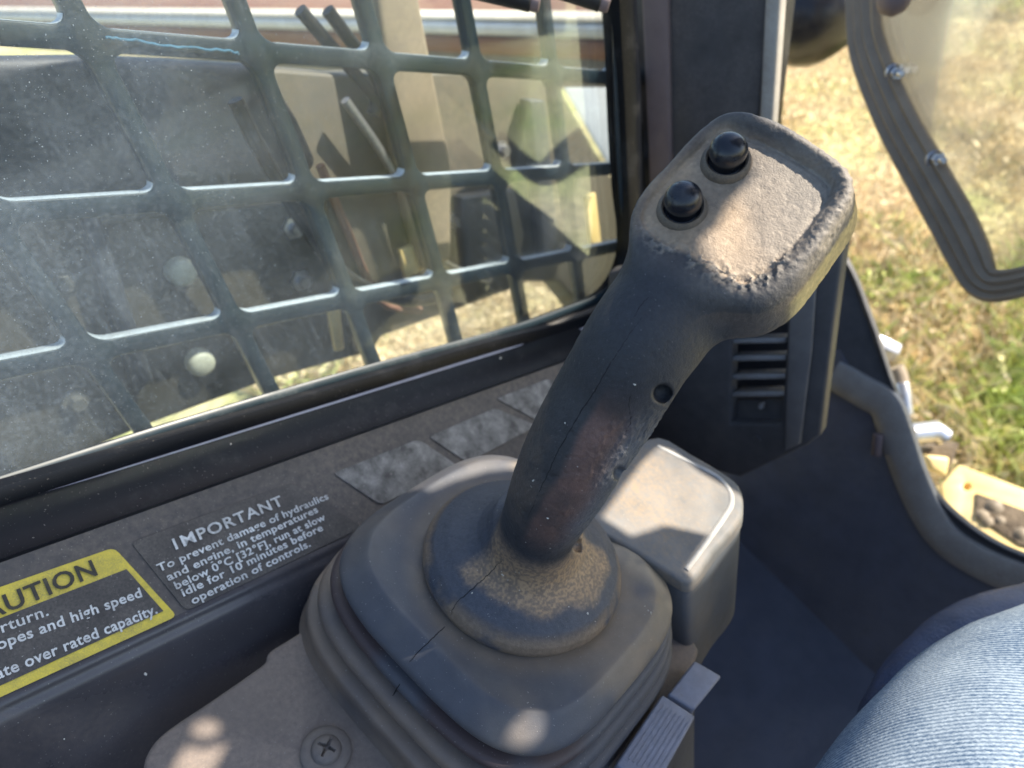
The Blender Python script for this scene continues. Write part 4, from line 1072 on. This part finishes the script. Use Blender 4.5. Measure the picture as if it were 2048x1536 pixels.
def limb(name, pts, rad, m, parent, up, n=96, flat=.8, wr=.004, ws=14):
    path = spline(pts, 14); rr = spline([np.array([r]) for r in rad], 14); V = []; uv = []; s = 0
    for i, p in enumerate(path):
        t = nrm(path[min(i + 1, len(path) - 1)] - path[max(i - 1, 0)]); u_ = nrm(up - np.dot(up, t) * t); v_ = np.cross(t, u_)
        if i: s += np.linalg.norm(p - path[i - 1])
        for j in range(n):
            a_ = 2 * math.pi * j / n; V.append(p + (u_ * math.cos(a_) * flat + v_ * math.sin(a_)) * rr[i][0]); uv.append((a_ * rr[i][0], s))
    V = np.array(V); F = []
    cenp = np.repeat(np.array(path), n, axis=0); nn = (V - cenp); nn /= np.linalg.norm(nn, axis=1)[:, None]
    V = V + nn * ((fbm(V * np.array([1, .6, 1]), ws, 3) - .5) * 2 * wr)[:, None]
    V = V + nn * (np.clip(1 - np.abs(2 * fbm(V * np.array([1, 1, 1]) + 5, ws * 1.4, 2) - 1) * 2.5, 0, 1) * wr * .3)[:, None]
    k = len(path)
    for i in range(k - 1):
        for j in range(n): F.append([i * n + j, i * n + (j + 1) % n, (i + 1) * n + (j + 1) % n, (i + 1) * n + j])
    b0 = len(V); V = np.vstack([V, path[0], path[-1]]); uv += [(0, 0), (0, s)]
    for j in range(n): F.append([b0, (j + 1) % n, j]); F.append([b0 + 1, (k - 1) * n + j, (k - 1) * n + (j + 1) % n])
    o = mesh(name, V, F, m, parent)
    ul = o.data.uv_layers.new(name='weave')
    for lp in o.data.loops: ul.data[lp.index].uv = uv[lp.vertex_index]
    return o
UPc = R @ np.array([0, 0.5, 1.])
per = thing('person', at(2150, 1500, .5), 'seated operator\'s thigh in pale blue jeans at the lower right', 'person')
TH = [at(1820, 2500, .30), at(1950, 2020, .32), at(2100, 1710, .345), at(2300, 1520, .375), at(2560, 1390, .42)]
limb('jeans_leg', TH, [.098, .098, .096, .088, .074], dm, per, UPc, flat=.85, wr=.006, ws=11)
TR = [np.array([.42, -.35, -.50]), np.array([.42, -.1, -.46]), np.array([.43, .15, -.43]), np.array([.44, .36, -.42])]
limb('jeans_leg', TR, [.10, .10, .09, .075], dm, per, ZA, flat=.9)
seat = thing('seat_bolster', at(1800, 1400, .5), 'dark navy vinyl seat bolster beside the jeans', 'seat')
SB_ = [at(1760, 1900, .50), at(1790, 1620, .505), at(1812, 1490, .52), at(1878, 1372, .54), at(2010, 1278, .56), at(2260, 1230, .60)]
limb('bolster', SB_, [.034, .034, .036, .036, .036, .036], M['navy'], seat, UPc, wr=.0025, ws=30)
SB2 = [p + R @ np.array([.0, -.004, -.01]) for p in SB_]

# ------------------------------------------------------------------ added unseen panel that blocks the sun; its holes shape the lit patches
RT = .55
e1 = nrm(np.cross(SUN, ZA)); e2 = np.cross(SUN, e1)
def onr(x, y, d):                                         # point of the added panel that shades the place seen at x, y
    p = at(x, y, d); return p + SUN * (RT - p.dot(SUN))
sun_mask = thing('added_sun_mask', onr(1000, 900, .4), 'added unseen dark panel with holes shaping the sunlight', 'sun_mask')
lit_holes = []
def to_sun_mask(P): return [p + SUN * (RT - p.dot(SUN)) for p in P]
def onhead(x, y):
    q_ = face2(x, y); return R @ (F0 + UF * q_[0] + VF * q_[1])
def onboot(x, y, h=.002): return on(x, y, B(0, 0, h), BM[:, 2])
def add_lit_hole(P, n=0): lit_holes.append(to_sun_mask(spline(P, n, True) if n else P))
def ell(f, x, y, a_, b_, n=14): return [f(x + a_ * math.cos(t), y + b_ * math.sin(t)) for t in np.linspace(0, 2 * math.pi, n, endpoint=False)]
add_lit_hole([onhead(x, y) for x, y in [(1500, 215), (1640, 240), (1715, 315), (1727, 390), (1690, 478), (1630, 562), (1565, 608), (1515, 602), (1470, 590), (1415, 560), (1388, 520), (1398, 480), (1428, 462), (1450, 425), (1463, 398), (1490, 372), (1512, 352), (1500, 322), (1478, 290)]])
add_lit_hole([onb(x, y) for x, y in [(1285, 925), (1318, 893), (1345, 900), (1400, 945), (1500, 1000), (1520, 1030), (1480, 1100), (1400, 1165), (1372, 1140), (1420, 1070), (1330, 1050), (1262, 1072), (1205, 1035), (1240, 985)]])
add_lit_hole([onboot(x, y) for x, y in [(815, 985), (865, 925), (960, 880), (1050, 880), (1060, 950), (960, 958), (890, 978), (840, 1000)]])
add_lit_hole(ell(lambda x, y: onboot(x, y, -.001), 1035, 1476, 34, 24))
add_lit_hole(ell(onc, 412, 1458, 26, 18))
add_lit_hole([onc(x, y) for x, y in [(342, 1545), (372, 1492), (405, 1502), (452, 1488), (425, 1540), (360, 1600)]])
def ab(a_, b_): return e1 * a_ + e2 * b_ + SUN * RT
sun_mask_outline = [ab(.14, -.30), ab(-.20, -.30), ab(-.262, -.06), ab(-.286, -.006), ab(-.337, .063), ab(-.406, .16), ab(-.492, .281), ab(-.537, .342), ab(-.592, .39), ab(-.60, .46), ab(-.56, .72), ab(-.50, 1.12), ab(-.27, 1.12)] + \
             to_sun_mask([at(2080, 1190, .42), at(1950, 1235, .40), at(1850, 1290, .38), at(1750, 1370, .36), at(1650, 1480, .34), at(1560, 1620, .33)]) + [ab(.14, to_sun_mask([at(1560, 1620, .33)])[0].dot(e2))]
if True:
    prism('sun_mask_panel', sun_mask_outline, SUN * .006, M['sun_mask'], sun_mask, holes=lit_holes, smooth=False)

# ------------------------------------------------------------------ ground
gmat = bpy.data.materials.new('dry_lawn'); gmat.use_nodes = True; N = gmat.node_tree.nodes; L = gmat.node_tree.links
b = N['Principled BSDF']; b.inputs['Roughness'].default_value = .95; b.inputs['Specular IOR Level'].default_value = .1
tcd = N.new('ShaderNodeTexCoord')
def rampc(src, cols):
    r = N.new('ShaderNodeValToRGB'); el = r.color_ramp.elements
    for i, (p, c_) in enumerate(cols):
        e = el[i] if i < 2 else el.new(p)
        e.position = p; e.color = (*c_, 1)
    L.new(src, r.inputs[0]); return r.outputs[0]
cA = rampc(nzd(1.8, 8), [(.36, (.62, .51, .33)), (.72, (.36, .42, .13)), (.56, (.52, .48, .25))])
cB = rampc(nzd(22, 5), [(.3, (.55, .55, .55)), (.7, (1.35, 1.3, 1.2))])
mx = N.new('ShaderNodeMix'); mx.data_type = 'RGBA'; mx.blend_type = 'MULTIPLY'; mx.inputs[0].default_value = 1; L.new(cA, mx.inputs[6]); L.new(cB, mx.inputs[7]); L.new(mx.outputs[2], b.inputs['Base Color'])
me_v = [(-60, -60, GZ), (60, -60, GZ), (60, 60, GZ), (-60, 60, GZ)]
tag(mesh('ground', me_v, [[0, 1, 2, 3]], gmat, smooth=False), kind='structure')
bl = bpy.data.materials.new('grass_blades'); bl.use_nodes = True; N = bl.node_tree.nodes; L = bl.node_tree.links
b = N['Principled BSDF']; b.inputs['Roughness'].default_value = .7; b.inputs['Specular IOR Level'].default_value = .2
atn = N.new('ShaderNodeAttribute'); atn.attribute_name = 'albedo'; L.new(atn.outputs['Color'], b.inputs['Base Color'])
def blades(n, region):
    pts = []
    while len(pts) < n:
        x = RNG.uniform(region[0], region[1], 4000); y = RNG.uniform(region[2], region[3], 4000)
        P_ = np.stack([x, y, 0 * x], 1); k = RNG.random(4000) < (fbm(P_, 3.0, 3) ** 1.2) * 1.4
        pts += list(zip(x[k], y[k]))
    P_ = np.array(pts[:n]); g = fbm(np.c_[P_, 0 * P_[:, 0]] + 20, 1.6, 4)
    h = RNG.uniform(.02, .055, n) * (.6 + 1.2 * smooth01((g - .42) / .2)); a = RNG.uniform(0, 6.28, n); wd = RNG.uniform(.002, .0045, n)
    lean = RNG.uniform(.2, 1.1, n) * h; la = RNG.uniform(0, 6.28, n)
    z = np.full(n, GZ)
    v0 = np.c_[P_[:, 0] + np.cos(a) * wd, P_[:, 1] + np.sin(a) * wd, z]; v1 = np.c_[P_[:, 0] - np.cos(a) * wd, P_[:, 1] - np.sin(a) * wd, z]
    v2 = np.c_[P_[:, 0] + np.cos(la) * lean * .4, P_[:, 1] + np.sin(la) * lean * .4, z + h * .7]; v3 = np.c_[P_[:, 0] + np.cos(la) * lean, P_[:, 1] + np.sin(la) * lean, z + h]
    V = np.stack([v0, v1, v2, v3], 1).reshape(-1, 3)
    i = np.arange(n) * 4
    F = np.concatenate([np.c_[i, i + 1, i + 2], np.c_[i + 1, i + 3, i + 2]])
    gr = (smooth01((g + RNG.normal(0, .07, n) - .57) / .14) * .85)[:, None]
    c = np.array([.78, .65, .44]) * (1 - gr) + np.array([.46, .56, .17]) * gr; c = c * RNG.uniform(.6, 1.35, n)[:, None]
    me = bpy.data.meshes.new('grass'); me.vertices.add(len(V)); me.vertices.foreach_set('co', V.ravel())
    me.loops.add(F.size); me.loops.foreach_set('vertex_index', F.ravel().astype(np.int32))
    me.polygons.add(len(F)); me.polygons.foreach_set('loop_start', np.arange(len(F), dtype=np.int32) * 3); me.polygons.foreach_set('loop_total', np.full(len(F), 3, np.int32))
    me.update(calc_edges=True)
    ca = me.color_attributes.new('albedo', 'FLOAT_COLOR', 'POINT'); ca.data.foreach_set('color', np.c_[np.repeat(c, 4, 0), np.ones(4 * n)].astype(np.float32).ravel())
    me.materials.append(bl); o = bpy.data.objects.new('grass', me); COL.objects.link(o); return tag(o, kind='stuff', label='patchy green and straw coloured grass outside the cab', cat='grass')
rg = [ong(1560, 150), ong(2048, 20), ong(2048, 1000), ong(1750, 1000)]
print('ground region right', [tuple(np.round(p, 2)) for p in rg], 'left', ong(780, 700), ong(1150, 560))
xs = [p[0] for p in rg]; yy = [p[1] for p in rg]
blades(90000, (min(xs) - .3, max(xs) + .3, min(yy) - .3, max(yy) + .3))
blades(20000, (-2.6, -.9, .6, 2.6))
print('sun elevation', math.degrees(elev), 'azimuth', math.degrees(azim), 'grip quads', len(QF))
